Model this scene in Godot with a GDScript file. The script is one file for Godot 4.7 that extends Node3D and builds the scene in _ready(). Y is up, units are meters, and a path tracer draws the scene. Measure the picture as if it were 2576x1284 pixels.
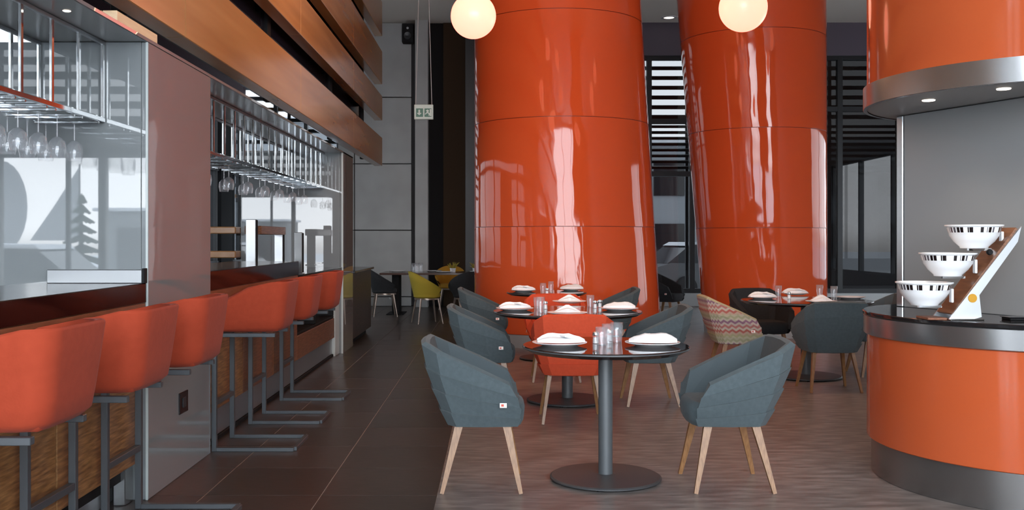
extends Node3D
# A bar and dining room: red lacquered columns, a glass-clad bar with coral stools, round tables, a buffet island. Depth into the room runs along -z; every builder takes depth as a positive number d (z = -d).

const FOCAL := 2470.0
const EYE := 1.32
var used := {}
var mats := {}
var meshes := {}
var rng := RandomNumberGenerator.new()


# ---------------------------------------------------------------- names, things, parts
func numbered(called: String) -> String:
	var n: int = used.get(called, 0)
	used[called] = n + 1
	return called if n == 0 else "%s_%03d" % [called, n]

func tag(o: Node, label: String, category: String, group := "") -> void:
	o.set_meta("label", label)
	o.set_meta("category", category)
	if group:
		o.set_meta("group", group)

func thing(called: String, label: String, category: String, at := Vector3.ZERO, turn := 0.0, group := "") -> Node3D:
	var o := Node3D.new()
	o.name = numbered(called)
	add_child(o)
	o.position = at
	o.rotation.y = turn
	tag(o, label, category, group)
	return o

func setting(called: String, at := Vector3.ZERO) -> Node3D:
	var o := Node3D.new()
	o.name = called
	add_child(o)
	o.position = at
	o.set_meta("kind", "structure")
	return o

func part(parent: Node, called: String, m: Mesh, mat: Material, at := Vector3.ZERO, basis := Basis()) -> MeshInstance3D:
	var o := MeshInstance3D.new()
	o.name = called
	o.mesh = m
	o.material_override = mat
	o.transform = Transform3D(basis, at)
	parent.add_child(o, true)
	return o

func copy(o: Node3D, at: Vector3, turn: float, label: String) -> Node3D:
	var c: Node3D = o.duplicate()
	c.name = numbered(o.name.rstrip("0123456789").trim_suffix("_"))
	add_child(c)
	c.position = at
	c.rotation.y = turn
	c.set_meta("label", label)
	return c


# ---------------------------------------------------------------- materials
func lin(r: float, g: float, b: float) -> Color:
	return Color(r, g, b).linear_to_srgb()

func noise_tex(freq: float, lo: Color, hi: Color, seed_ := 1, octaves := 4, size := 512, kind := FastNoiseLite.TYPE_SIMPLEX_SMOOTH) -> NoiseTexture2D:
	var n := FastNoiseLite.new()
	n.seed = seed_
	n.noise_type = kind
	n.frequency = freq
	n.fractal_octaves = octaves
	var t := NoiseTexture2D.new()
	t.width = size
	t.height = size
	t.seamless = true
	t.noise = n
	var g := Gradient.new()
	g.set_color(0, lo)
	g.set_color(1, hi)
	t.color_ramp = g
	return t

func mat(key: String, color: Color, rough := 0.5, metal := 0.0, spec := 0.5) -> StandardMaterial3D:
	if mats.has(key):
		return mats[key]
	var m := StandardMaterial3D.new()
	m.resource_name = key
	m.albedo_color = color
	m.roughness = rough
	m.metallic = metal
	m.metallic_specular = spec
	mats[key] = m
	return m

func textured(key: String, tex: Texture2D, scale: Vector3, rough := 0.5, world := true, bump: Texture2D = null, bump_cm := 0.0, spec := 0.5) -> StandardMaterial3D:
	var m := mat(key, Color.WHITE, rough, 0.0, spec)
	m.albedo_texture = tex
	m.uv1_triplanar = true
	m.uv1_world_triplanar = world
	m.uv1_scale = scale
	if bump:
		m.heightmap_enabled = true
		m.heightmap_texture = bump
		m.heightmap_scale = bump_cm
	return m

func glass(key: String, color: Color, alpha: float) -> StandardMaterial3D:
	var m := mat(key, Color(color.r, color.g, color.b, alpha), 0.0)
	m.transparency = BaseMaterial3D.TRANSPARENCY_ALPHA
	return m

func make_materials() -> void:
	var grey_bump := noise_tex(0.02, Color.BLACK, Color.WHITE, 5, 2, 256)
	var fine_bump := noise_tex(0.18, Color.BLACK, Color.WHITE, 6, 2, 256)
	# room
	textured("tile_a", noise_tex(0.03, lin(0.031, 0.0235, 0.0205), lin(0.06, 0.044, 0.0375), 11), Vector3(0.5, 0.5, 2.6), 0.3, true, fine_bump, 0.01)
	textured("tile_b", noise_tex(0.03, lin(0.036, 0.027, 0.0235), lin(0.068, 0.049, 0.042), 12), Vector3(0.5, 0.5, 2.6), 0.3, true, fine_bump, 0.01)
	textured("tile_c", noise_tex(0.03, lin(0.028, 0.022, 0.019), lin(0.053, 0.04, 0.034), 13), Vector3(0.5, 0.5, 2.6), 0.3, true, fine_bump, 0.01)
	mat("grout", lin(0.36, 0.29, 0.25), 0.8)
	var wood_floor := textured("wood_floor", noise_tex(0.02, lin(0.1, 0.087, 0.08), lin(0.28, 0.25, 0.236), 14, 5), Vector3(0.35, 0.6, 1.5), 0.36, true, fine_bump, 0.015)
	wood_floor.detail_enabled = false
	mat("ceiling", lin(0.8, 0.73, 0.64), 0.85)
	mat("plaster", lin(0.32, 0.31, 0.3), 0.85)
	textured("panel_grey", noise_tex(0.006, lin(0.31, 0.31, 0.3), lin(0.38, 0.385, 0.375), 15, 3), Vector3(0.4, 0.4, 0.4), 0.42)
	mat("joint_dark", lin(0.03, 0.03, 0.032), 0.7)
	mat("black", lin(0.01, 0.01, 0.011), 0.7, 0.0, 0.3)
	mat("black_gloss", lin(0.01, 0.01, 0.012), 0.12)
	mat("frame_dark", lin(0.018, 0.021, 0.024), 0.4)
	mat("brown_panel", lin(0.05, 0.031, 0.018), 0.7, 0.0, 0.25)
	mat("plum", lin(0.05, 0.007, 0.024), 0.7)
	mat("navy_glass", lin(0.012, 0.013, 0.022), 0.04)
	mat("purple_grey", lin(0.12, 0.1, 0.13), 0.6)
	mat("concrete_pale", lin(0.42, 0.45, 0.46), 0.7)
	# columns, buffet
	var lacquer := mat("lacquer", lin(0.6, 0.086, 0.023), 0.05, 0.0, 0.5)
	lacquer.heightmap_enabled = true
	lacquer.heightmap_texture = grey_bump
	lacquer.heightmap_scale = 0.35
	lacquer.uv1_triplanar = true
	lacquer.uv1_world_triplanar = true
	lacquer.uv1_scale = Vector3(0.55, 0.3, 0.55)
	mat("lacquer_flat", lin(0.47, 0.088, 0.027), 0.08)
	mat("steel_band", lin(0.4, 0.405, 0.41), 0.24, 0.92)
	mat("satin_steel", lin(0.5, 0.52, 0.54), 0.3, 0.7)
	mat("steel_dark", lin(0.3, 0.31, 0.32), 0.34, 0.85)
	mat("chrome", lin(0.8, 0.82, 0.83), 0.08, 1.0)
	mat("stone_black", lin(0.012, 0.011, 0.012), 0.08)
	mat("core_grey", lin(0.21, 0.215, 0.22), 0.35)
	mat("underside_grey", lin(0.3, 0.31, 0.31), 0.45)
	# bar
	mat("glass_grey", lin(0.185, 0.2, 0.205), 0.015, 0.0, 0.6)
	mat("glass_edge", lin(0.42, 0.46, 0.45), 0.2)
	mat("soffit", lin(0.25, 0.26, 0.255), 0.2)
	mat("mahogany", lin(0.011, 0.0028, 0.0028), 0.14, 0.0, 0.32)
	textured("mahogany_lip", noise_tex(0.02, lin(0.16, 0.055, 0.025), lin(0.27, 0.1, 0.05), 16), Vector3(4, 6, 0.5), 0.3)
	textured("bar_wood", noise_tex(0.02, lin(0.1, 0.04, 0.013), lin(0.4, 0.2, 0.075), 17, 5), Vector3(3, 5.0, 0.5), 0.4)
	textured("bar_wood_red", noise_tex(0.02, lin(0.09, 0.032, 0.013), lin(0.25, 0.105, 0.045), 27, 5), Vector3(3, 5.0, 0.5), 0.4)
	textured("dark_wood", noise_tex(0.02, lin(0.02, 0.011, 0.007), lin(0.075, 0.04, 0.024), 18, 5), Vector3(2.5, 3.0, 0.5), 0.4)
	textured("beam_wood", noise_tex(0.018, lin(0.34, 0.16, 0.056), lin(0.47, 0.235, 0.09), 19, 3), Vector3(0.5, 0.5, 0.035), 0.2)
	textured("pale_oak", noise_tex(0.02, lin(0.66, 0.45, 0.27), lin(0.78, 0.56, 0.36), 20), Vector3(2, 3, 0.4), 0.4)
	mat("iron_grey", lin(0.075, 0.082, 0.09), 0.38, 0.35)
	textured("coral", noise_tex(0.02, lin(0.275, 0.038, 0.016), lin(0.315, 0.045, 0.0195), 21), Vector3(2, 2, 2), 0.85, true, fine_bump, 0.03, 0.25)
	mats["coral"].rim_enabled = true
	mats["coral"].rim = 0.08
	mats["coral"].rim_tint = 1.0
	# dining
	textured("slate_fabric", noise_tex(0.03, lin(0.064, 0.083, 0.091), lin(0.084, 0.107, 0.116), 22), Vector3(2, 2, 2), 0.9, true, fine_bump, 0.03, 0.3)
	mats["slate_fabric"].rim_enabled = true
	mats["slate_fabric"].rim = 0.15
	mat("slate_inside", lin(0.06, 0.077, 0.085), 0.92)
	textured("black_fabric", noise_tex(0.03, lin(0.013, 0.015, 0.017), lin(0.02, 0.022, 0.025), 23), Vector3(2, 2, 2), 0.9, true, fine_bump, 0.03)
	textured("orange_fabric", noise_tex(0.03, lin(0.5, 0.064, 0.026), lin(0.6, 0.08, 0.034), 24), Vector3(2, 2, 2), 0.88, true, fine_bump, 0.03, 0.3)
	mat("mustard_fabric", lin(0.36, 0.27, 0.022), 0.85)
	mat("ochre_fabric", lin(0.5, 0.25, 0.02), 0.85)
	textured("leg_wood", noise_tex(0.03, lin(0.17, 0.075, 0.026), lin(0.31, 0.155, 0.064), 25), Vector3(5, 1.0, 5), 0.36)
	mat("leg_metal", lin(0.3, 0.24, 0.2), 0.3, 0.7)
	mat("table_top", lin(0.016, 0.01, 0.01), 0.06)
	mat("pedestal", lin(0.085, 0.092, 0.098), 0.42, 0.2)
	mat("base_plate", lin(0.05, 0.052, 0.055), 0.5, 0.1)
	mat("china", lin(0.8, 0.81, 0.82), 0.12)
	mat("linen", lin(0.82, 0.84, 0.86), 0.9)
	mat("tag_white", lin(0.8, 0.72, 0.68), 0.6)
	mat("tag_red", lin(0.5, 0.06, 0.03), 0.6)
	mat("cord", lin(0.5, 0.5, 0.5), 0.5)
	mat("sign_white", lin(0.6, 0.72, 0.66), 0.4)
	mat("sign_green", lin(0.01, 0.13, 0.075), 0.4)
	var globe := mat("globe", lin(0.25, 0.22, 0.18), 0.3)
	globe.emission_enabled = true
	globe.emission = lin(1.0, 0.205, 0.14)
	globe.emission_energy_multiplier = 3.6
	var down := mat("downlight", lin(0.9, 0.85, 0.8), 0.3)
	down.emission_enabled = true
	down.emission = lin(1.0, 0.86, 0.72)
	down.emission_energy_multiplier = 3.0
	# glass
	glass("pane_clear", Color(0.8, 0.85, 0.85), 0.03)
	glass("pane_tinted", Color(0.02, 0.025, 0.03), 0.935)
	glass("pane_light_tint", Color(0.02, 0.025, 0.03), 0.88)
	glass("pane_dark", Color(0.015, 0.012, 0.02), 0.997)
	glass("pane_half", Color(0.02, 0.025, 0.03), 0.75)
	glass("drinking_glass", Color(0.8, 0.82, 0.85), 0.1)
	glass("shelf_glass", Color(0.6, 0.68, 0.66), 0.3)
	# outside
	textured("snow", noise_tex(0.02, lin(0.6, 0.62, 0.65), lin(0.8, 0.81, 0.83), 30), Vector3(0.1, 0.1, 0.1), 0.9)
	mat("spruce", lin(0.04, 0.06, 0.045), 0.9)
	mat("bark", lin(0.05, 0.04, 0.03), 0.9)
	mat("sail", lin(0.3, 0.31, 0.32), 0.8)
	mat("car_paint", lin(0.1, 0.105, 0.11), 0.3)
	mat("car_glass", lin(0.02, 0.022, 0.025), 0.05)
	mat("tyre", lin(0.015, 0.015, 0.016), 0.8)
	mat("shed", lin(0.22, 0.23, 0.235), 0.8)
	mat("facade_far", lin(0.3, 0.32, 0.34), 0.8)
	mat("slat_grey", lin(0.06, 0.065, 0.07), 0.6)


# ---------------------------------------------------------------- mesh helpers
func start() -> SurfaceTool:
	var st := SurfaceTool.new()
	st.begin(Mesh.PRIMITIVE_TRIANGLES)
	return st

func done(st: SurfaceTool) -> ArrayMesh:
	st.generate_normals()
	return st.commit()

func tri(st: SurfaceTool, a: Vector3, b: Vector3, c: Vector3, away: Vector3, ua := Vector2.ZERO, ub := Vector2.ZERO, uc := Vector2.ZERO) -> void:
	# away: a direction the face should look
	if (c - a).cross(b - a).dot(away) < 0.0:
		var t := b
		b = c
		c = t
		var u := ub
		ub = uc
		uc = u
	st.set_uv(ua)
	st.add_vertex(a)
	st.set_uv(ub)
	st.add_vertex(b)
	st.set_uv(uc)
	st.add_vertex(c)

func quad(st: SurfaceTool, a: Vector3, b: Vector3, c: Vector3, d: Vector3, away: Vector3) -> void:
	tri(st, a, b, c, away)
	tri(st, a, c, d, away)

func flat(st: SurfaceTool) -> void:
	st.set_smooth_group(-1)

func smooth(st: SurfaceTool, n := 0) -> void:
	st.set_smooth_group(n)

func put_box(st: SurfaceTool, size: Vector3, c: float, t := Transform3D()) -> void:
	flat(st)
	var h := size / 2.0
	c = minf(c, minf(h.x, minf(h.y, h.z)) * 0.9)
	var k := h - Vector3(c, c, c)
	var mid := t.origin
	for axis in 3:
		var u := (axis + 1) % 3
		var v := (axis + 2) % 3
		for s in [-1.0, 1.0]:
			var f := []
			for e in [[-1, -1], [1, -1], [1, 1], [-1, 1]]:
				var p := Vector3.ZERO
				p[axis] = s * h[axis]
				p[u] = e[0] * k[u]
				p[v] = e[1] * k[v]
				f.append(t * p)
			quad(st, f[0], f[1], f[2], f[3], f[0] + f[2] - 2.0 * mid)
	if c <= 0.0:
		return
	for axis in 3:
		var u := (axis + 1) % 3
		var v := (axis + 2) % 3
		for su in [-1.0, 1.0]:
			for sv in [-1.0, 1.0]:
				var f := []
				for e in [[-1, 0], [1, 0], [1, 1], [-1, 1]]:
					var p := Vector3.ZERO
					p[axis] = e[0] * k[axis]
					p[u] = su * (h[u] if e[1] == 0 else k[u])
					p[v] = sv * (k[v] if e[1] == 0 else h[v])
					f.append(t * p)
				quad(st, f[0], f[1], f[2], f[3], f[0] + f[2] - 2.0 * mid)
	for sx in [-1.0, 1.0]:
		for sy in [-1.0, 1.0]:
			for sz in [-1.0, 1.0]:
				var a := t * Vector3(sx * h.x, sy * k.y, sz * k.z)
				var b := t * Vector3(sx * k.x, sy * h.y, sz * k.z)
				var d := t * Vector3(sx * k.x, sy * k.y, sz * h.z)
				tri(st, a, b, d, a + b + d - 3.0 * mid)

func box(size: Vector3, c := 0.004) -> ArrayMesh:
	var key := "box%s%s" % [size, c]
	if not meshes.has(key):
		var st := start()
		put_box(st, size, c)
		meshes[key] = done(st)
	return meshes[key]

# a box between x0..x1, y0..y1 and depths d0..d1, as a part (corners absolute)
func slab(parent: Node, called: String, m: Material, x0: float, x1: float, y0: float, y1: float, d0: float, d1: float, c := 0.004) -> MeshInstance3D:
	var size := Vector3(absf(x1 - x0), absf(y1 - y0), absf(d1 - d0))
	var at := Vector3((x0 + x1) / 2, (y0 + y1) / 2, -(d0 + d1) / 2)
	if parent is Node3D and parent != self:
		at = (parent as Node3D).transform.affine_inverse() * at
	return part(parent, called, box(size, c), m, at)

# rings of points, joined in order; each ring has the same count. flip: faces look inwards
func put_loft(st: SurfaceTool, rings: Array, closed := true, cap_first := false, cap_last := false, sg := 0, inward := false) -> void:
	smooth(st, sg)
	var n: int = rings[0].size()
	var last := n if closed else n - 1
	for r in rings.size() - 1:
		var mid := Vector3.ZERO
		for p in rings[r]:
			mid += p
		for p in rings[r + 1]:
			mid += p
		mid /= 2.0 * n
		for i in last:
			var j := (i + 1) % n
			var a: Vector3 = rings[r][i]
			var b: Vector3 = rings[r][j]
			var c: Vector3 = rings[r + 1][j]
			var d: Vector3 = rings[r + 1][i]
			var away := (a + b + c + d) / 4.0 - mid
			if inward:
				away = -away
			var fn := (c - a).cross(d - b)
			if absf(fn.normalized().dot(away.normalized())) < 0.05:
				away = away  # nearly edge-on: keep
			quad(st, a, b, c, d, away)
	flat(st)
	for which in [[cap_first, 0, 1], [cap_last, rings.size() - 1, rings.size() - 2]]:
		if which[0]:
			var ring: Array = rings[which[1]]
			var c := Vector3.ZERO
			var o := Vector3.ZERO
			for p in ring:
				c += p / n
			for p in rings[which[2]]:
				o += p / n
			for i in n:
				tri(st, c, ring[i], ring[(i + 1) % n], c - o)

func ring(r: float, y: float, n := 32, ox := 0.0, oz := 0.0) -> Array:
	var a := []
	for i in n:
		var t := TAU * i / n
		a.append(Vector3(ox + r * cos(t), y, oz + r * sin(t)))
	return a

# profile: [[radius, y], ...] from bottom to top; the outside of a solid of revolution
func put_lathe(st: SurfaceTool, profile: Array, n := 32, sharp := true, at := Vector3.ZERO) -> void:
	for k in profile.size() - 1:
		var p0 := Vector2(profile[k][0], profile[k][1])
		var p1 := Vector2(profile[k + 1][0], profile[k + 1][1])
		var out2 := Vector2(p1.y - p0.y, -(p1.x - p0.x))
		smooth(st, k + 1 if sharp else 1)
		for i in n:
			var t0 := TAU * i / n
			var t1 := TAU * (i + 1) / n
			var e0 := Vector3(cos(t0), 0, sin(t0))
			var e1 := Vector3(cos(t1), 0, sin(t1))
			var em := (e0 + e1).normalized()
			var away := em * out2.x + Vector3.UP * out2.y
			var a := at + e0 * p0.x + Vector3.UP * p0.y
			var b := at + e1 * p0.x + Vector3.UP * p0.y
			var c := at + e1 * p1.x + Vector3.UP * p1.y
			var d := at + e0 * p1.x + Vector3.UP * p1.y
			if p0.x < 1e-5:
				tri(st, a, c, d, away)
			elif p1.x < 1e-5:
				tri(st, a, b, c, away)
			else:
				quad(st, a, b, c, d, away)

func lathe(profile: Array, n := 32, sharp := true) -> ArrayMesh:
	var key := "lathe%s%d%s" % [profile, n, sharp]
	if not meshes.has(key):
		var st := start()
		put_lathe(st, profile, n, sharp)
		meshes[key] = done(st)
	return meshes[key]

# a tapered bar of rectangular or round section between two points
func put_bar(st: SurfaceTool, a: Vector3, b: Vector3, wa: Vector2, wb: Vector2, sides := 4) -> void:
	var dir := (b - a).normalized()
	var side := dir.cross(Vector3.UP)
	if side.length() < 0.05:
		side = Vector3.RIGHT
	side = side.normalized()
	if sides == 4:
		# keep rectangular sections square to the room
		side = (Vector3.RIGHT - dir * dir.x).normalized() if absf(dir.x) < 0.9 else (Vector3.BACK - dir * dir.z).normalized()
	var up := side.cross(dir).normalized()
	var rings := []
	for e in [[a, wa], [b, wb]]:
		var r := []
		for i in sides:
			var t := TAU * (i + 0.5) / sides
			var k := 1.0 if sides > 4 else sqrt(2.0)
			r.append(e[0] + side * cos(t) * e[1].x * k / 2.0 + up * sin(t) * e[1].y * k / 2.0)
		rings.append(r)
	put_loft(st, rings, true, true, true, -1 if sides == 4 else 0)

func bar(a: Vector3, b: Vector3, wa: Vector2, wb: Vector2, sides := 4) -> ArrayMesh:
	var st := start()
	put_bar(st, a, b, wa, wb, sides)
	return done(st)

func rod(a: Vector3, b: Vector3, w: float, sides := 4) -> ArrayMesh:
	return bar(a, b, Vector2(w, w), Vector2(w, w), sides)

# extrude a polygon given in (x, y) along z from z0 to z1
func prism(pts: Array, z0: float, z1: float) -> ArrayMesh:
	var st := start()
	flat(st)
	var poly := PackedVector2Array(pts)
	var idx := Geometry2D.triangulate_polygon(poly)
	for k in range(0, idx.size(), 3):
		var a := poly[idx[k]]
		var b := poly[idx[k + 1]]
		var c := poly[idx[k + 2]]
		tri(st, Vector3(a.x, a.y, z1), Vector3(b.x, b.y, z1), Vector3(c.x, c.y, z1), Vector3(0, 0, signf(z1 - z0)))
		tri(st, Vector3(a.x, a.y, z0), Vector3(b.x, b.y, z0), Vector3(c.x, c.y, z0), Vector3(0, 0, signf(z0 - z1)))
	var turn := 1.0 if not Geometry2D.is_polygon_clockwise(poly) else -1.0
	for i in poly.size():
		var a := poly[i]
		var b := poly[(i + 1) % poly.size()]
		var o := Vector3(b.y - a.y, -(b.x - a.x), 0) * turn
		quad(st, Vector3(a.x, a.y, z0), Vector3(b.x, b.y, z0), Vector3(b.x, b.y, z1), Vector3(a.x, a.y, z1), o)
	return done(st)


# ---------------------------------------------------------------- scene
func _ready() -> void:
	rng.seed = 7
	# camera: level, lens shifted so that the vanishing point is left of and above the frame's centre
	var cam := Camera3D.new()
	cam.name = "camera"
	cam.projection = Camera3D.PROJECTION_FRUSTUM
	cam.near = 0.1
	cam.far = 300.0
	cam.size = 1284.0 / FOCAL * cam.near
	cam.frustum_offset = Vector2((1288.0 - 1245.0) / FOCAL, -(642.0 - 603.0) / FOCAL) * cam.near
	cam.position = Vector3(0, EYE, 0)
	add_child(cam)
	cam.current = true
	# overcast winter sky
	var env := Environment.new()
	env.background_mode = Environment.BG_SKY
	var sky_mat := ProceduralSkyMaterial.new()
	sky_mat.sky_top_color = Color(0.84, 0.89, 0.94)
	sky_mat.sky_horizon_color = Color(0.95, 0.97, 0.99)
	sky_mat.ground_bottom_color = Color(0.6, 0.61, 0.62)
	sky_mat.ground_horizon_color = Color(0.8, 0.81, 0.82)
	var sky := Sky.new()
	sky.sky_material = sky_mat
	env.sky = sky
	env.background_energy_multiplier = 14.0
	env.tonemap_mode = Environment.TONE_MAPPER_LINEAR
	env.tonemap_exposure = 1.0
	env.sdfgi_enabled = true
	env.ssao_enabled = true
	env.ssil_enabled = true
	var we := WorldEnvironment.new()
	we.name = "world_environment"
	we.environment = env
	add_child(we)

	make_materials()
	build_shell()
	build_window_walls()
	build_columns()
	build_bar()
	build_beams()
	build_buffet()
	build_stools()
	build_dining()
	build_back_area()
	build_pendants()
	build_outside()


# ---------------------------------------------------------------- room shell
func build_shell() -> void:
	var floor_ := setting("floor")
	slab(floor_, "floor_base", mats.grout, -5.2, 9.3, -0.3, -0.003, -3.7, 19.8, 0.0)
	slab(floor_, "bay_floor_base", mats.grout, -8.6, -5.2, -0.3, -0.003, -3.7, 5.4, 0.0)
	slab(floor_, "wood_flooring", mats.wood_floor, -0.297, 9.2, -0.003, 0.0, -3.6, 19.5, 0.0)
	var tones := [mats.tile_a, mats.tile_b, mats.tile_c]
	var rest := start()
	for row in range(-15, 24):
		var d0 := 5.063 + 0.605 * row
		for col in 14:
			var x1 := -0.297 - 0.6 * col
			var x0 := x1 - 0.6
			var d1 := d0 + 0.605
			if d1 < -3.5 or d0 > 19.3 or (x0 < -5.1 and d1 > 5.4) or x0 < -8.4:
				continue
			var near := row >= -2 and (col < 3 or (d0 > 11.5 and col < 7))
			var size := Vector3(x1 - x0 - 0.0045, 0.006, d1 - d0 - 0.0045)
			var at := Vector3((x0 + x1) / 2, -0.003, -(d0 + d1) / 2)
			if near:
				part(floor_, "floor_tile", box(size, 0.0008), tones[rng.randi() % 3], at)
			else:
				put_box(rest, size, 0.0008, Transform3D(Basis(), at))
	var r := part(floor_, "further_tiles", done(rest), mats.tile_a)
	r.set_meta("kind", "stuff")
	var ceil_ := setting("ceiling")
	slab(ceil_, "ceiling_slab", mats.ceiling, -5.2, 9.3, 5.6, 5.9, -3.7, 19.8, 0.0)
	slab(ceil_, "bay_ceiling_slab", mats.ceiling, -8.6, -5.2, 5.6, 5.9, -3.7, 5.4, 0.0)
	# plum-painted ceiling field over the bay beside the bar
	slab(ceil_, "plum_ceiling", mats.plum, -8.3, -2.05, 5.56, 5.599, -3.4, 12.0, 0.0)
	var mezz := setting("wall_mezzanine")
	slab(mezz, "dark_glazing", mats.navy_glass, -2.02, -1.96, 2.55, 5.6, 0.6, 14.45, 0.0)
	for d in [2.0, 5.1, 8.4, 11.6, 14.4]:
		slab(mezz, "mullion", mats.black, -1.975, -1.93, 2.5, 5.6, d - 0.06, d + 0.06)
	# far wall: stone panels with joints, a pilaster, a dark recess and a brown panel
	var far := setting("wall_far")
	slab(far, "backing", mats.joint_dark, -3.1, -0.4, 0.0, 5.6, 19.44, 19.7, 0.0)
	slab(far, "window_upstand", mats.plaster, -5.2, -3.1, 0.0, 0.6, 19.4, 19.7, 0.0)
	slab(far, "window_header", mats.plaster, -5.2, -3.1, 5.1, 5.6, 19.4, 19.7, 0.0)
	var ys := [0.0, 0.19, 1.502, 2.814, 4.126, 5.6]
	var xs := [-3.1, -2.77, -1.64]
	for i in 2:
		for k in 5:
			slab(far, "wall_panel", mats.panel_grey, xs[i] + 0.008, xs[i + 1] - 0.008, ys[k] + 0.008, ys[k + 1] - 0.008, 19.36, 19.44, 0.006)
	slab(far, "pilaster", mats.panel_grey, -1.555, -1.304, 0.0, 5.6, 19.1, 19.44)
	slab(far, "recess_back", mats.black, -1.304, -0.9, 0.0, 5.6, 19.42, 19.44)
	slab(far, "wood_panel", mats.brown_panel, -1.02, -0.58, 0.0, 5.6, 19.38, 19.43)
	slab(far, "end_post", mats.frame_dark, -0.58, -0.4, 0.0, 5.6, 19.2, 19.45)
	# left side: a deep bay beside the camera, then the window front behind the bar
	var lw := setting("wall_left")
	slab(lw, "bay_wall", mats.plaster, -8.5, -8.3, 0.0, 5.6, -3.5, 5.2, 0.0)
	slab(lw, "bay_return", mats.plaster, -8.5, -5.0, 0.0, 5.6, 5.1, 5.4, 0.0)
	slab(lw, "upstand", mats.plaster, -5.15, -5.0, 0.0, 0.9, 5.4, 19.7, 0.0)
	slab(lw, "header", mats.plum, -5.15, -5.0, 3.8, 5.6, 5.4, 19.7, 0.0)
	for e in [[5.4, 5.9], [9.2, 9.35], [13.2, 13.35], [17.9, 18.7]]:
		slab(lw, "pier", mats.black, -5.16, -4.99, 0.9, 3.8, e[0], e[1], 0.0)
	# right side
	var rw := setting("wall_right")
	slab(rw, "upstand", mats.plaster, 9.0, 9.2, 0.0, 0.5, -3.5, 19.7, 0.0)
	slab(rw, "header", mats.plaster, 9.0, 9.2, 3.3, 5.6, -3.5, 19.7, 0.0)
	for e in [[-3.5, 12.6], [18.6, 19.7]]:
		slab(rw, "pier", mats.plaster, 9.0, 9.2, 0.5, 3.3, e[0], e[1], 0.0)


func window_front(called: String, origin: Vector3, turn: float, width: float, rows: Array, cols: Array, pane: Material, frame: Material, fw: float) -> Node3D:
	# local x runs along the front from 0 to width; rows are heights of transoms, cols positions of mullions
	var w := setting(called, origin)
	w.rotation.y = turn
	for x in cols:
		part(w, "mullion", box(Vector3(fw, rows[-1] - rows[0], 0.12)), frame, Vector3(x, (rows[0] + rows[-1]) / 2, 0))
	for y in rows:
		part(w, "transom", box(Vector3(width, fw, 0.11)), frame, Vector3(width / 2, y, 0))
	for i in cols.size() - 1:
		for k in rows.size() - 1:
			part(w, "pane", box(Vector3(cols[i + 1] - cols[i] - fw, rows[k + 1] - rows[k] - fw, 0.0), 0.0) if false else sheet(cols[i + 1] - cols[i] - fw, rows[k + 1] - rows[k] - fw), pane, Vector3((cols[i] + cols[i + 1]) / 2, (rows[k] + rows[k + 1]) / 2, 0))
	return w

func sheet(w: float, h: float) -> ArrayMesh:
	var key := "sheet%s_%s" % [w, h]
	if not meshes.has(key):
		var st := start()
		flat(st)
		quad(st, Vector3(-w / 2, -h / 2, 0), Vector3(w / 2, -h / 2, 0), Vector3(w / 2, h / 2, 0), Vector3(-w / 2, h / 2, 0), Vector3.BACK)
		meshes[key] = done(st)
	return meshes[key]

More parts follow.
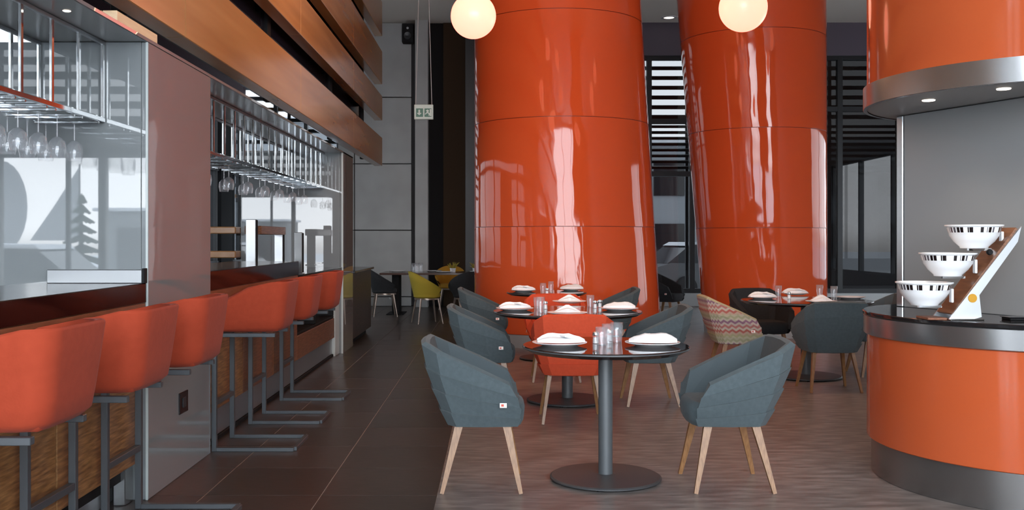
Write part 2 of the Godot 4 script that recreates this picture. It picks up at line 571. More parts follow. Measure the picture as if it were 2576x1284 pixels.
func build_window_walls() -> void:
	# behind the camera: the tall daylight front that the lacquer and the glass mirror
	var back := setting("wall_near")
	slab(back, "upstand", mats.plaster, -8.5, 9.2, 0.0, 0.45, -3.7, -3.5, 0.0)
	slab(back, "header", mats.plaster, -8.5, 9.2, 5.3, 5.6, -3.7, -3.5, 0.0)
	slab(back, "pier", mats.plaster, -4.3, -3.1, 0.45, 5.3, -3.7, -3.5, 0.0)
	slab(back, "pier", mats.plaster, -8.5, -7.9, 0.45, 5.3, -3.7, -3.5, 0.0)
	slab(back, "pier", mats.plaster, 6.0, 9.2, 0.45, 5.3, -3.7, -3.5, 0.0)
	slab(back, "band", mats.plaster, -7.9, -4.3, 2.5, 2.9, -3.75, -3.45, 0.0)
	window_front("window_1", Vector3(-7.9, 0, 3.6), 0, 3.6, [0.45, 2.5], [0.0, 1.05, 2.5, 3.6], mats.pane_clear, mats.plaster, 0.1)
	window_front("window_8", Vector3(-7.9, 0, 3.6), 0, 3.6, [2.9, 5.3], [0.0, 1.05, 2.5, 3.6], mats.pane_half, mats.plaster, 0.1)
	window_front("window_2", Vector3(-3.1, 0, 3.6), 0, 9.1, [0.45, 5.3], [0.0, 3.0, 6.1, 9.1], mats.pane_clear, mats.plaster, 0.1)
	# left, behind the bar (runs along the depth)
	window_front("window_3", Vector3(-5.07, 0, -5.4), PI / 2, 14.2, [0.9, 2.6, 3.8], [0.0, 3.85, 7.85, 10.0, 12.3, 13.5, 14.2], mats.pane_light_tint, mats.frame_dark, 0.07)
	# right
	window_front("window_4", Vector3(9.1, 0, 3.5), PI / 2, 23.0, [0.5, 3.3], [16.1, 18.0, 20.0, 22.1], mats.pane_half, mats.plaster, 0.08)
	# front behind the columns
	var sill := setting("wall_front")
	slab(sill, "sill_wall", mats.concrete_pale, -0.4, 9.2, 0.0, 0.26, 19.3, 19.6, 0.01)
	slab(sill, "header", mats.purple_grey, -0.4, 9.2, 4.95, 5.6, 19.35, 19.6, 0.0)
	window_front("window_5", Vector3(-0.4, 0, -19.45), 0, 5.6, [0.3, 2.62, 3.66, 4.92], [0.0, 1.2, 2.4, 3.45, 4.3, 5.6], mats.pane_tinted, mats.frame_dark, 0.1)
	window_front("window_7", Vector3(5.2, 0, -19.45), 0, 4.0, [0.3, 3.9, 4.92], [0.0, 1.62, 2.8, 4.0], mats.pane_dark, mats.frame_dark, 0.1)
	window_front("window_6", Vector3(-5.1, 0, -19.5), 0, 2.0, [0.6, 2.6, 5.1], [0.0, 0.75, 1.35, 2.0], mats.pane_light_tint, mats.frame_dark, 0.07)
	var dl := thing("recessed_downlight", "round recessed ceiling downlight between the two red columns", "light", Vector3(3.35, 5.6, -18.9))
	part(dl, "trim_ring", lathe([[0.1, -0.012], [0.15, -0.012], [0.155, 0.0]], 24), mats.china)
	part(dl, "lens", lathe([[0.0, -0.006], [0.1, -0.006], [0.1, 0.0]], 24), mats.downlight)
	# louvres outside
	var louvre := thing("louvre_screen", "dark horizontal slats outside the window between the red columns", "louvre", Vector3(-0.4, 2.6, -19.85))
	for k in 6:
		part(louvre, "slat", box(Vector3(9.6, 0.075, 0.16)), mats.slat_grey, Vector3(4.8, 1.2 + 0.197 * k, 0), Basis(Vector3.RIGHT, 0.2))
	for k in 9:
		part(louvre, "slat", box(Vector3(9.6, 0.05, 0.14)), mats.slat_grey, Vector3(4.8, 0.06 + 0.118 * k, 0), Basis(Vector3.RIGHT, 0.2))
	for x in [0.0, 2.4, 4.3, 7.2, 9.6]:
		part(louvre, "upright", box(Vector3(0.06, 5.32, 0.06)), mats.slat_grey, Vector3(x, -0.26, -0.11))
	var louvre2 := thing("louvre_screen", "dark slats with timber strips outside the far window behind the bar", "louvre", Vector3(-4.2, 2.0, -19.95))
	for k in 13:
		part(louvre2, "slat", box(Vector3(2.4, 0.07, 0.14)), mats.slat_grey if k % 4 else mats.beam_wood, Vector3(0, 0.2 + 0.22 * k, 0))
	for x in [-1.15, 0.0, 1.15]:
		part(louvre2, "upright", box(Vector3(0.06, 5.3, 0.06)), mats.slat_grey, Vector3(x, 0.33, -0.1))
	var louvre3 := thing("louvre_screen", "grey slats outside the bay window, mirrored in the far bar pillar", "louvre", Vector3(-6.1, 2.9, 4.0))
	for k in 10:
		part(louvre3, "slat", box(Vector3(3.8, 0.09, 0.14)), mats.slat_grey, Vector3(0, 0.12 + 0.21 * k, 0))
	for x in [-1.85, 0.0, 1.85]:
		part(louvre3, "upright", box(Vector3(0.06, 5.4, 0.06)), mats.slat_grey, Vector3(x, -0.52, 0.1))


# ---------------------------------------------------------------- columns
func column(label: String, d: float, x_top: float, r_top: float, h_top: float, x_bot: float, r_bot: float, h_bot: float) -> void:
	var seams := [0.16, 1.478, 2.806, 4.115, 5.6]
	var t := thing("lacquered_column", label, "column", Vector3(x_bot, 0, -d), 0, "red lacquered columns")
	for k in 4:
		var st := start()
		var rings := []
		var n := 96
		var y0: float = seams[k] + 0.004
		var y1: float = seams[k + 1] - 0.004
		var levels := []
		for i in 13:
			levels.append([lerpf(y0, y1, i / 12.0), 0.0])
		for l in levels:
			var f: float = (l[0] - h_bot) / (h_top - h_bot)
			rings.append(ring(lerpf(r_bot, r_top, f) + l[1], l[0], n, lerpf(0.0, x_top - x_bot, f)))
		put_loft(st, rings)
		part(t, "cladding_ring", done(st), mats.lacquer)
	var st := start()
	var core := []
	for y in [0.16, 5.6]:
		var f: float = (y - h_bot) / (h_top - h_bot)
		core.append(ring(lerpf(r_bot, r_top, f) - 0.006, y, 96, lerpf(0.0, x_top - x_bot, f)))
	put_loft(st, core)
	part(t, "core", done(st), mat("lacquer_dark", lin(0.2, 0.02, 0.006), 0.4))
	var st2 := start()
	var foot := []
	for y in [0.0, 0.158]:
		var f: float = (y - h_bot) / (h_top - h_bot)
		foot.append(ring(lerpf(r_bot, r_top, f) - 0.003, y, 96, lerpf(0.0, x_top - x_bot, f)))
	put_loft(st2, foot)
	part(t, "plinth", done(st2), mat("column_plinth", lin(0.42, 0.44, 0.45), 0.35, 0.4))

func build_columns() -> void:
	column("wide red lacquered column behind the dining tables, flaring towards the floor", 12.95, 0.819, 1.093, 4.47, 0.949, 1.22, 0.29)
	column("slimmer red lacquered column leaning sideways behind the patterned chair", 13.9, 3.616, 1.024, 4.71, 3.82, 0.845, 0.04)


# ---------------------------------------------------------------- bar
func build_bar() -> void:
	# canopy over the whole bar
	var can := thing("bar_canopy", "flat grey canopy slab spanning the bar above the coral stools", "canopy", Vector3(-1.755, 2.32, -7.3))
	slab(can, "slab", mats.soffit, -2.32, -1.759, 2.322, 2.34, 2.4, 12.14)
	slab(can, "front_edge", mats.glass_grey, -1.759, -1.755, 2.322, 2.34, 2.4, 12.14, 0.001)
	for d in [3.2, 4.3]:
		var dl := part(can, "downlight", lathe([[0.0, -0.003], [0.014, -0.003], [0.018, 0.0]], 16), mats.downlight, Vector3(-0.12, 0.002, 7.3 - d))
	# glass clad pillars, mirror faced towards the room
	var p1 := thing("bar_pillar", "grey glass-clad bar pillar with a black wall socket, between the stools", "pillar", Vector3(-1.755, 0, -5.5), 0, "bar pillars")
	slab(p1, "core", mats.joint_dark, -2.63, -1.80, 0.0, 2.32, 4.995, 6.04, 0.0)
	slab(p1, "side_panel", mats.glass_grey, -1.791, -1.755, 0.0, 2.32, 4.972, 6.06, 0.003)
	slab(p1, "back_panel", mats.glass_grey, -2.65, -1.792, 0.0, 2.32, 6.041, 6.06, 0.002)
	slab(p1, "mirror_panel", mats.glass_grey, -2.65, -1.792, 0.0, 2.32, 4.972, 4.994, 0.002)
	slab(p1, "edge_strip", mats.glass_edge, -1.768, -1.756, 0.0, 2.32, 4.969, 4.9725, 0.0005)
	var sock := slab(p1, "wall_socket", mats.black_gloss, -1.756, -1.747, 0.345, 0.465, 5.445, 5.595, 0.003)
	part(sock, "insert", box(Vector3(0.006, 0.055, 0.055), 0.002), mats.frame_dark, Vector3(0.006, 0, 0))
	var p2 := thing("bar_pillar", "far grey glass-clad pillar at the end of the bar", "pillar", Vector3(-1.755, 0, -11.7), 0, "bar pillars")
	slab(p2, "core", mats.joint_dark, -2.92, -1.80, 0.0, 2.34, 11.385, 12.12, 0.0)
	slab(p2, "side_panel", mats.glass_grey, -1.79, -1.755, 0.0, 2.34, 11.362, 12.14, 0.003)
	slab(p2, "mirror_panel", mats.glass_grey, -2.94, -1.792, 0.0, 2.34, 11.362, 11.384, 0.002)
	slab(p2, "edge_strip", mats.glass_edge, -1.775, -1.756, 0.0, 2.34, 11.359, 11.3625, 0.0005)
	# counters
	var c1 := thing("bar_counter", "dark mahogany bar top in front of the mirrored pillar", "counter", Vector3(-2.0, 1.0, -3.7), 0, "bar tops")
	slab(c1, "top_slab", mats.mahogany, -2.36, -1.762, 1.0, 1.1, 2.2, 4.966, 0.004)
	slab(c1, "wood_lip", mats.mahogany_lip, -2.3, -1.765, 0.93, 0.999, 2.2, 4.96, 0.003)
	var c2 := thing("bar_counter", "dark mahogany bar top beyond the first pillar", "counter", Vector3(-2.0, 1.0, -7.4), 0, "bar tops")
	slab(c2, "top_slab", mats.mahogany, -2.36, -1.762, 1.0, 1.125, 6.064, 8.82, 0.004)
	slab(c2, "wood_lip", mats.mahogany_lip, -2.3, -1.765, 0.93, 0.999, 6.064, 8.8, 0.003)
	var c3 := thing("bar_counter", "low dark counter end next to the far glass pillar", "counter", Vector3(-2.0, 0.96, -10.1), 0, "bar tops")
	slab(c3, "top_slab", mats.stone_black, -2.7, -1.765, 0.965, 1.0, 8.83, 11.355, 0.003)
	slab(c3, "trim", mats.glass_edge, -1.9, -1.77, 0.93, 0.964, 8.83, 11.355, 0.003)
	# fronts below: wood panels over a recessed steel plinth
	var f1 := thing("panelled_counter", "oak panelled bar front below the nearest stools", "bar front", Vector3(-1.82, 0, -3.7), 0, "bar fronts")
	for k in 3:
		slab(f1, "wood_panel", mats.bar_wood, -1.85, -1.808, 0.19, 0.928, 2.25 + 0.9 * k + 0.004, 2.25 + 0.9 * (k + 1) - 0.004, 0.003)
	slab(f1, "carcass", mats.black, -2.3, -1.852, 0.12, 0.92, 2.25, 4.96, 0.0)
	slab(f1, "plinth", mats.steel_dark, -2.0, -1.93, 0.0, 0.119, 2.25, 4.96)
	slab(f1, "corner_post", mats.steel_band, -1.89, -1.83, 0.0, 0.188, 4.86, 4.965)
	var f2 := thing("panelled_counter", "reddish oak bar front with an open niche behind the far stools", "bar front", Vector3(-1.82, 0, -8.7), 0, "bar fronts")
	for k in 3:
		slab(f2, "wood_panel", mats.bar_wood if k < 1 else mats.bar_wood_red, -1.85, -1.808, 0.215, 0.928, 6.07 + 0.97 * k + 0.004, 6.07 + 0.97 * (k + 1) - 0.004, 0.003)
	slab(f2, "wood_panel", mats.bar_wood_red, -1.85, -1.808, 0.215, 0.435, 8.985, 11.05, 0.003)
	slab(f2, "wood_panel", mats.bar_wood_red, -1.85, -1.808, 0.82, 0.928, 8.985, 11.05, 0.003)
	slab(f2, "niche_frame", mats.black, -2.05, -1.815, 0.437, 0.462, 8.985, 11.05)
	slab(f2, "niche_frame", mats.black, -2.05, -1.815, 0.795, 0.818, 8.985, 11.05)
	for d in [9.0, 9.95, 11.03]:
		slab(f2, "niche_frame", mats.black, -2.05, -1.815, 0.463, 0.794, d - 0.02, d + 0.02)
	slab(f2, "niche_back", mats.china, -2.07, -2.052, 0.44, 0.818, 8.985, 11.05)
	slab(f2, "carcass", mats.black, -2.4, -2.08, 0.12, 0.92, 6.07, 11.35, 0.0)
	slab(f2, "plinth", mats.steel_dark, -1.9, -1.835, 0.03, 0.213, 6.07, 11.355)
	slab(f2, "skirting", mats.black, -1.9, -1.822, 0.0, 0.029, 6.07, 11.355)
	slab(f2, "end_panel", mats.glass_edge, -1.86, -1.8, 0.0, 0.93, 11.07, 11.355)
	# what stands on the counters
	var up := thing("steel_upstand", "low brushed steel upstand on the bar top below the mirror", "upstand", Vector3(-2.0, 1.1, -4.945))
	slab(up, "plate", mats.steel_dark, -2.25, -1.772, 1.1, 1.168, 4.928, 4.966, 0.003)
	slab(up, "end_cap", mats.black, -1.771, -1.758, 1.1, 1.175, 4.925, 4.966, 0.002)
	var posts := [[-2.3, 9.27, 1.51, 0.094, "tall brushed steel post on the far counter, furthest from the stools"], [-2.3, 10.46, 1.45, 0.09, "brushed steel post on the far counter, in the middle of the three"], [-1.82, 9.1, 1.386, 0.072, "slim brushed steel post at the end of the mahogany bar top"]]
	for e in posts:
		var po := thing("steel_post", e[4], "post", Vector3(e[0], 1.0, -e[1]), 0, "steel posts on the bar")
		part(po, "shaft", box(Vector3(e[3], e[2] - 1.008, e[3] * 0.5), 0.004), mats.steel_band, Vector3(0, (e[2] - 1.0) / 2 + 0.004, 0))
		part(po, "foot", box(Vector3(e[3] * 1.4, 0.008, e[3] * 0.9), 0.002), mats.steel_dark, Vector3(0, 0.004, 0))
		part(po, "side_channel", box(Vector3(0.012, e[2] - 1.02, e[3] * 0.3), 0.002), mats.black, Vector3(e[3] / 2 + 0.006, (e[2] - 1.0) / 2 + 0.004, 0))
	var sh := thing("counter_shelf", "dark wooden shelf between the steel posts on the far counter", "shelf", Vector3(-2.3, 1.4, -9.87))
	slab(sh, "board", mats.bar_wood_red, -2.38, -2.22, 1.37, 1.45, 9.33, 10.42, 0.004)
	for e in [[1.426, "upper wooden shelf before the bright window behind the bar"], [1.15, "lower wooden shelf before the bright window behind the bar"]]:
		var ws := thing("wall_shelf", e[1], "shelf", Vector3(-3.3, e[0], -11.3), 0, "shelves behind the bar")
		slab(ws, "board", mats.beam_wood, -3.75, -2.945, e[0] - 0.04, e[0] + 0.04, 11.15, 11.4, 0.01)
		slab(ws, "bracket", mats.black, -2.95, -2.942, e[0] - 0.06, e[0] - 0.041, 11.2, 11.36, 0.001)
	var oak := thing("oak_strip", "short pale oak strip lying on the canopy over the bar", "plank", Vector3(-1.8, 2.34, -4.88))
	slab(oak, "plank", mats.pale_oak, -1.84, -1.77, 2.341, 2.395, 4.6, 5.15, 0.003)
	slab(oak, "back_rail", mats.pale_oak, -1.87, -1.842, 2.341, 2.395, 4.6, 5.15, 0.003)
	rack("hanging chrome glass rack beside the mirrored pillar", 2.6, 4.965, 4.95, 8, 0.285)
	rack("long hanging chrome glass rack over the far bar", 6.06, 11.36, 11.13, 18, 0.282)
	var g := wine_glass("hanging_wine_glass", "stemmed glass hanging upside down from the rack by the mirror", "stemmed glasses under the near rack")
	var first := true
	for k in 5:
		for x in [-2.06, -2.2]:
			var at := Vector3(x, 1.895, -(4.05 + 0.19 * k))
			if first:
				g.position = at
				first = false
			else:
				copy(g, at, 0, "stemmed glass hanging upside down from the rack by the mirror")
	for k in 14:
		var h := copy(g, Vector3(-2.06 - 0.12 * (k % 2), 1.895, -(7.0 + 0.3 * k)), 0, "stemmed glass hanging upside down from the far rack")
		h.set_meta("group", "stemmed glasses under the far rack")

func wine_glass(called: String, label: String, group: String) -> Node3D:
	var t := thing(called, label, "wine glass", Vector3.ZERO, 0, group)
	part(t, "foot", lathe([[0.036, -0.003], [0.036, 0.0], [0.006, 0.001]], 20), mats.drinking_glass)
	part(t, "stem", lathe([[0.004, -0.09], [0.004, -0.003]], 10), mats.drinking_glass)
	part(t, "bowl", lathe([[0.033, -0.19], [0.041, -0.15], [0.036, -0.115], [0.018, -0.095], [0.004, -0.09]], 20, false), mats.drinking_glass)
	return t

func rack(label: String, d0: float, d1: float, last: float, n: int, step: float) -> void:
	var mid := (d0 + d1) / 2
	var t := thing("glass_rack", label, "rack", Vector3(-2.14, 2.32, -mid), 0, "glass racks hung from the canopy")
	for k in n:
		var d := last - step * k
		if d < d0 or d > d1:
			continue
		for x in [-1.978, -2.3]:
			slab(t, "rod", mats.chrome, x - 0.007, x + 0.007, 1.935, 2.32, d - 0.011, d + 0.011, 0.002)
		slab(t, "cross_bar", mats.chrome, -2.3, -1.978, 1.9, 1.912, d - 0.05, d - 0.038, 0.002)
		slab(t, "cross_bar", mats.chrome, -2.3, -1.978, 1.9, 1.912, d + 0.038, d + 0.05, 0.002)
	for x in [-1.978, -2.3]:
		slab(t, "bottom_rail", mats.chrome, x - 0.009, x + 0.009, 1.912, 1.935, d0 + 0.003, d1 - 0.003, 0.002)
		slab(t, "top_rail", mats.steel_dark, x - 0.009, x + 0.009, 2.303, 2.32, d0 + 0.003, d1 - 0.003, 0.002)
	slab(t, "shelf", mats.shelf_glass, -2.292, -1.99, 1.936, 1.944, d0 + 0.005, d1 - 0.005, 0.001)


# ---------------------------------------------------------------- timber beams above the bar
func build_beams() -> void:
	var spec := [[2.467, 2.905, "lowest of the four timber beams above the bar"], [3.175, 3.555, "second timber beam above the bar, counted upwards"], [3.74, 4.25, "third timber beam above the bar, counted upwards"], [4.49, 5.02, "topmost timber beam above the bar, just under the ceiling"]]
	for e in spec:
		var t := thing("timber_beam", e[2], "beam", Vector3(-1.81, e[0], -8.0), 0, "timber beams above the bar")
		var cuts := [1.2, 2.25, 5.565, 8.88, 12.2, 15.3]
		for k in 5:
			slab(t, "facing_board", mats.beam_wood, -1.875, -1.755, e[0], e[1], cuts[k] + 0.002, cuts[k + 1] - 0.002, 0.004)
		for d in [2.0, 5.1, 8.4, 11.6, 14.4]:
			slab(t, "bracket", mats.black, -1.93, -1.876, e[0] + 0.1, e[1] - 0.1, d - 0.04, d + 0.04, 0.002)


# ---------------------------------------------------------------- buffet island
func disc(r0: float, r1: float, y0: float, y1: float, bev := 0.004) -> ArrayMesh:
	return lathe([[r0, y0], [r1 - bev, y0], [r1, y0 + bev], [r1, y1 - bev], [r1 - bev, y1], [r0, y1]], 128)

func build_buffet() -> void:
	var c := Vector3(2.98, 0, -5.4)
	var t := thing("buffet_island", "round orange buffet counter with steel bands and black stone top", "buffet counter", c)
	part(t, "plinth", disc(0.0, 0.851, 0.0, 0.2), mat("plinth_steel", lin(0.27, 0.265, 0.26), 0.26, 0.9))
	part(t, "orange_drum", disc(0.0, 0.875, 0.201, 0.785), mats.lacquer_flat)
	part(t, "steel_band", disc(0.0, 0.893, 0.786, 0.892), mats.steel_band)
	part(t, "stone_top", disc(0.0, 0.898, 0.893, 0.915), mats.stone_black)
	var hood := thing("buffet_hood", "round orange hood with a steel rim hanging above the buffet", "hood", c + Vector3(0, 2.07, 0))
	part(hood, "underside", lathe([[0.0, 0.0], [0.86, 0.0], [0.872, 0.004]], 128), mats.underside_grey)
	part(hood, "steel_rim", lathe([[0.872, -0.002], [0.893, -0.002], [0.895, 0.0], [0.895, 0.12], [0.876, 0.122]], 128), mats.steel_band)
	part(hood, "orange_drum", lathe([[0.875, 0.122], [0.875, 3.53]], 128), mats.lacquer_flat)
	for e in [[2336.0, 252.0], [2525.0, 223.0]]:
		var d: float = 0.75 * FOCAL / (603.0 - e[1])
		var p := Vector3((e[0] - 1245.0) * d / FOCAL, 2.07, -d)
		if (p - c).length() > 10:
			continue
		var lamp := part(hood, "downlight", lathe([[0.0, -0.003], [0.022, -0.003], [0.022, -0.006], [0.032, -0.005], [0.034, 0.0]], 20), mats.downlight, p - c - Vector3(0, 2.07, 0))
		var s := SpotLight3D.new()
		s.name = "hood_spot"
		s.position = p - Vector3(0, 0.03, 0)
		s.rotation.x = -PI / 2
		s.light_color = Color(1.0, 0.93, 0.84)
		s.light_energy = 0.3
		s.light_size = 0.03
		s.spot_angle = 50
		s.spot_range = 12
		s.shadow_enabled = true
		add_child(s)
	# core wall carrying the hood: runs obliquely across the island
	var a := Vector2(2.44, 5.95)
	var b := Vector2(2.90, 4.81)
	var dir := (b - a).normalized()
	var wall := thing("buffet_core", "plain grey wall rising from the buffet to the hood", "wall panel", Vector3(a.x, 0.915, -a.y))
	wall.rotation.y = atan2(dir.y, dir.x)
	var run := 0.98
	part(wall, "panel", box(Vector3(run, 1.15, 0.3), 0.003), mats.core_grey, Vector3(run / 2 + 0.05, 0.575, -0.15))
	part(wall, "corner_profile", box(Vector3(0.05, 1.15, 0.32), 0.004), mats.steel_band, Vector3(0.025, 0.575, -0.15))
	build_bowls()

func build_bowls() -> void:
	var s := 5.0 / FOCAL
	var d := 5.0
	var st := thing("bowl_stand", "slanted chrome bowl stand on the black buffet top", "stand", Vector3((2400 - 1245) * s, 0.915, -d))
	var outline := []
	for q in [[2366, 797], [2545, 568], [2536, 606], [2441, 738], [2447, 792], [2425, 798]]:
		outline.append(Vector2((q[0] - 2400) * s, EYE - (q[1] - 603) * s - 0.915 - 0.005))
	for e in [[0.085, 0.093], [-0.093, -0.085]]:
		part(st, "side_plate", prism(outline, e[0], e[1]), mats.satin_steel)
	var p0 := Vector3((2378 - 2400) * s, 0.03, 0)
	var p1 := Vector3((2536 - 2400) * s, 0.462, 0)
	part(st, "back_plate", bar(p0, p1, Vector2(0.012, 0.168), Vector2(0.012, 0.168)), mats.bar_wood_red)
	part(st, "foot", box(Vector3(0.17, 0.008, 0.2), 0.002), mats.chrome, Vector3(0.02, 0.004, 0))
	part(st, "base_tray", box(Vector3(0.1, 0.012, 0.14), 0.003), mats.mahogany_lip, Vector3(-0.115, 0.006, 0))
	part(st, "badge", lathe([[0.0, 0.0], [0.022, 0.0], [0.022, 0.003], [0.0, 0.003]], 20), mats.ochre_fabric, Vector3((2424 - 2400) * s, EYE - (748 - 603) * s - 0.915, 0.093), Basis(Vector3.RIGHT, PI / 2))
	var img := Image.create(512, 32, false, Image.FORMAT_RGB8)
	img.fill(Color(0.93, 0.93, 0.93))
	var r2 := RandomNumberGenerator.new()
	r2.seed = 3
	var x := 0
	while x < 512:
		var w := r2.randi_range(3, 26)
		if r2.randf() < 0.62:
			img.fill_rect(Rect2i(x, 0, w, 32), Color(0.1, 0.07, 0.07) if r2.randf() < 0.7 else Color(0.35, 0.34, 0.36))
		x += w + r2.randi_range(3, 12)
	var band := mat("bowl_print", Color.WHITE, 0.15)
	band.albedo_texture = ImageTexture.create_from_image(img)
	var centres := [[2325.0, 768.0, "lowest"], [2384.0, 695.0, "middle"], [2450.0, 625.0, "topmost"]]
	for e in centres:
		var at := Vector3((e[0] - 1245) * s, EYE - (e[1] - 603) * s, -d)
		var b := thing("serving_bowl", "%s of the three white patterned bowls on the slanted stand" % e[2], "bowl", at, 0, "patterned bowls on the stand")
		var out := [[0.0, 0.0], [0.066, 0.0], [0.068, 0.008], [0.096, 0.034], [0.116, 0.064], [0.128, 0.108], [0.138, 0.111], [0.138, 0.119], [0.124, 0.119], [0.106, 0.066], [0.08, 0.035], [0.0, 0.015]]
		part(b, "body", lathe(out, 48, false), mats.china)
		var sb := start()
		smooth(sb)
		var n := 48
		for i in n:
			var q := []
			for j in [i, i + 1]:
				var an: float = TAU * j / n
				for l in [[0.1218, 0.08, 1.0], [0.1287, 0.106, 0.0]]:
					q.append([Vector3(cos(an) * l[0], l[1], sin(an) * l[0]), Vector2(2.0 * j / n, l[2])])
			var away: Vector3 = q[0][0] * Vector3(1, 0, 1)
			tri(sb, q[0][0], q[1][0], q[3][0], away, q[0][1], q[1][1], q[3][1])
			tri(sb, q[0][0], q[3][0], q[2][0], away, q[0][1], q[3][1], q[2][1])
		part(b, "printed_band", done(sb), band)
		# arm that carries the bowl
		var arm := part(st, "bowl_arm", bar(at - st.position + Vector3(-0.03, -0.006, 0), at - st.position + Vector3(0.085, -0.006, 0), Vector2(0.02, 0.012), Vector2(0.02, 0.012)), mats.chrome)
		part(st, "hook", box(Vector3(0.012, 0.07, 0.03), 0.003), mats.china, at - st.position + Vector3(0.125, 0.05, 0.03))
	part(st, "knob", lathe([[0.0, -0.012], [0.012, -0.012], [0.016, 0.0], [0.012, 0.012], [0.0, 0.012]], 16), mats.black, Vector3((2462 - 2400) * s, EYE - (628 - 603) * s - 0.915 - 0.012, 0.11), Basis(Vector3.RIGHT, PI / 2))
	var tray := thing("black_tray", "small flat black tray on the buffet top by the grey wall", "tray", Vector3((2560 - 1245) * 4.95 / FOCAL, 0.915, -4.95))
	part(tray, "dish", box(Vector3(0.12, 0.012, 0.09), 0.004), mats.black, Vector3(0, 0.006, 0))
	part(tray, "lip", box(Vector3(0.13, 0.004, 0.1), 0.0015), mats.black_gloss, Vector3(0, 0.014, 0))


# ---------------------------------------------------------------- stools
func stool_ring(w: float, u0: float, u1: float, y: float, r: float) -> Array:
	# an open horseshoe in plan: from the front of one arm round the back to the other. local x points away from the bar (towards the aisle)
	var a := []
	a.append(Vector3(u0, y, w))
	a.append(Vector3(lerpf(u0, u1 - r, 0.5), y, w))
	var n := 8
	for i in n + 1:
		var t := PI / 2 * i / n
		a.append(Vector3(u1 - r + r * sin(t), y, w - r + r * cos(t)))
	for i in n + 1:
		var t := PI / 2 * i / n
		a.append(Vector3(u1 - r + r * cos(t), y, -(w - r) - r * sin(t)))
	a.append(Vector3(lerpf(u0, u1 - r, 0.5), y, -w))
	a.append(Vector3(u0, y, -w))
	for i in a.size():
		# the arms fall away towards the bar
		a[i].y -= pow(maxf(0.0, u1 - 0.05 - a[i].x), 2.0) * 1.1 * clampf((y - 0.74) / 0.32, 0.0, 1.0)
	return a

func build_stools() -> void:
	var t := thing("bar_stool", "x", "bar stool", Vector3.ZERO, 0, "coral stools along the bar")
	# local origin on the floor under the seat's middle; x from -0.2 (bar) to +0.2 (aisle)
	var x_bar := -0.235
	var x_out := 0.245
	var w := 0.208
	var k := 0.03
	for s in [-1.0, 1.0]:
		part(t, "post", box(Vector3(k, 0.72, k), 0.002), mats.iron_grey, Vector3(x_bar, 0.36, s * w))
		part(t, "runner", box(Vector3(x_out - x_bar, k * 0.8, k), 0.002), mats.iron_grey, Vector3((x_bar + x_out) / 2 + k / 2, k * 0.4, s * w))
		part(t, "seat_rail", box(Vector3(0.36, k * 0.8, k), 0.002), mats.iron_grey, Vector3(x_bar + 0.195, 0.722, s * w * 0.9))
	part(t, "end_bar", box(Vector3(k, k * 0.8, 2 * w - k), 0.002), mats.iron_grey, Vector3(x_out + k / 2, k * 0.4, 0))
	part(t, "foot_rest", box(Vector3(k, k, 2 * w - k), 0.002), mats.iron_grey, Vector3(x_bar, 0.3, 0))
	part(t, "top_bar", box(Vector3(k, k * 0.8, 2 * w - k), 0.002), mats.iron_grey, Vector3(x_bar, 0.718, 0))
	# shell: outer skin, rolled top edge, inner skin
	var st := start()
	var rings := []
	rings.append(stool_ring(0.14, -0.16, 0.12, 0.737, 0.06))
	rings.append(stool_ring(0.178, -0.19, 0.155, 0.745, 0.07))
	rings.append(stool_ring(0.2, -0.2, 0.182, 0.77, 0.075))
	rings.append(stool_ring(0.21, -0.2, 0.192, 0.83, 0.08))
	rings.append(stool_ring(0.224, -0.19, 0.206, 0.94, 0.085))
	rings.append(stool_ring(0.236, -0.17, 0.218, 1.045, 0.09))
	rings.append(stool_ring(0.234, -0.168, 0.216, 1.053, 0.09))
	rings.append(stool_ring(0.226, -0.165, 0.208, 1.056, 0.085))
	rings.append(stool_ring(0.206, -0.165, 0.188, 1.052, 0.075))
	put_loft(st, rings, false)
	var inner := []
	inner.append(stool_ring(0.206, -0.165, 0.188, 1.052, 0.075))
	inner.append(stool_ring(0.19, -0.19, 0.17, 0.94, 0.07))
	inner.append(stool_ring(0.175, -0.2, 0.155, 0.8, 0.07))
	put_loft(st, inner, false, false, false, 0, true)
	# front edges of the arms
	flat(st)
	for e in [0, rings[0].size() - 1]:
		var o := [rings[2][e], rings[3][e], rings[4][e], rings[5][e], rings[8][e]]
		var i := [inner[2][e], inner[2][e], inner[1][e], inner[0][e], inner[0][e]]
		for q in 4:
			tri(st, o[q], o[q + 1], i[q + 1], Vector3.LEFT)
			tri(st, o[q], i[q + 1], i[q], Vector3.LEFT)
	part(t, "shell", done(st), mats.coral)
	var cu := start()
	var cr := []
	for e in [[0.14, 0.738], [0.185, 0.745], [0.19, 0.77], [0.188, 0.8], [0.165, 0.815], [0.1, 0.82]]:
		var r := []
		var hw: float = e[0]
		for p in [[-1, -1], [-0.4, -1.08], [0.4, -1.08], [1, -1], [1.06, -0.4], [1.06, 0.4], [1, 1], [0.4, 1.08], [-0.4, 1.08], [-1, 1], [-1.06, 0.4], [-1.06, -0.4]]:
			r.append(Vector3(p[0] * hw * 0.9 - 0.02, e[1], p[1] * hw * 0.9))
		cr.append(r)
	put_loft(cu, cr, true, true, true)
	part(t, "seat_cushion", done(cu), mats.coral)
	var spots := [[3.1, "nearest coral bar stool, cut by the edge of the picture"], [3.86, "second nearest coral bar stool, left of the glass pillar"], [4.61, "coral bar stool directly before the grey glass pillar"], [6.325, "coral bar stool just beyond the glass pillar"], [7.23, "second coral bar stool beyond the glass pillar"], [8.25, "farthest coral bar stool along the bar"]]
	for i in spots.size():
		var at := Vector3(-1.512, 0, -spots[i][0])
		if i == 0:
			t.position = at
			t.set_meta("label", spots[i][1])
		else:
			copy(t, at, 0, spots[i][1])


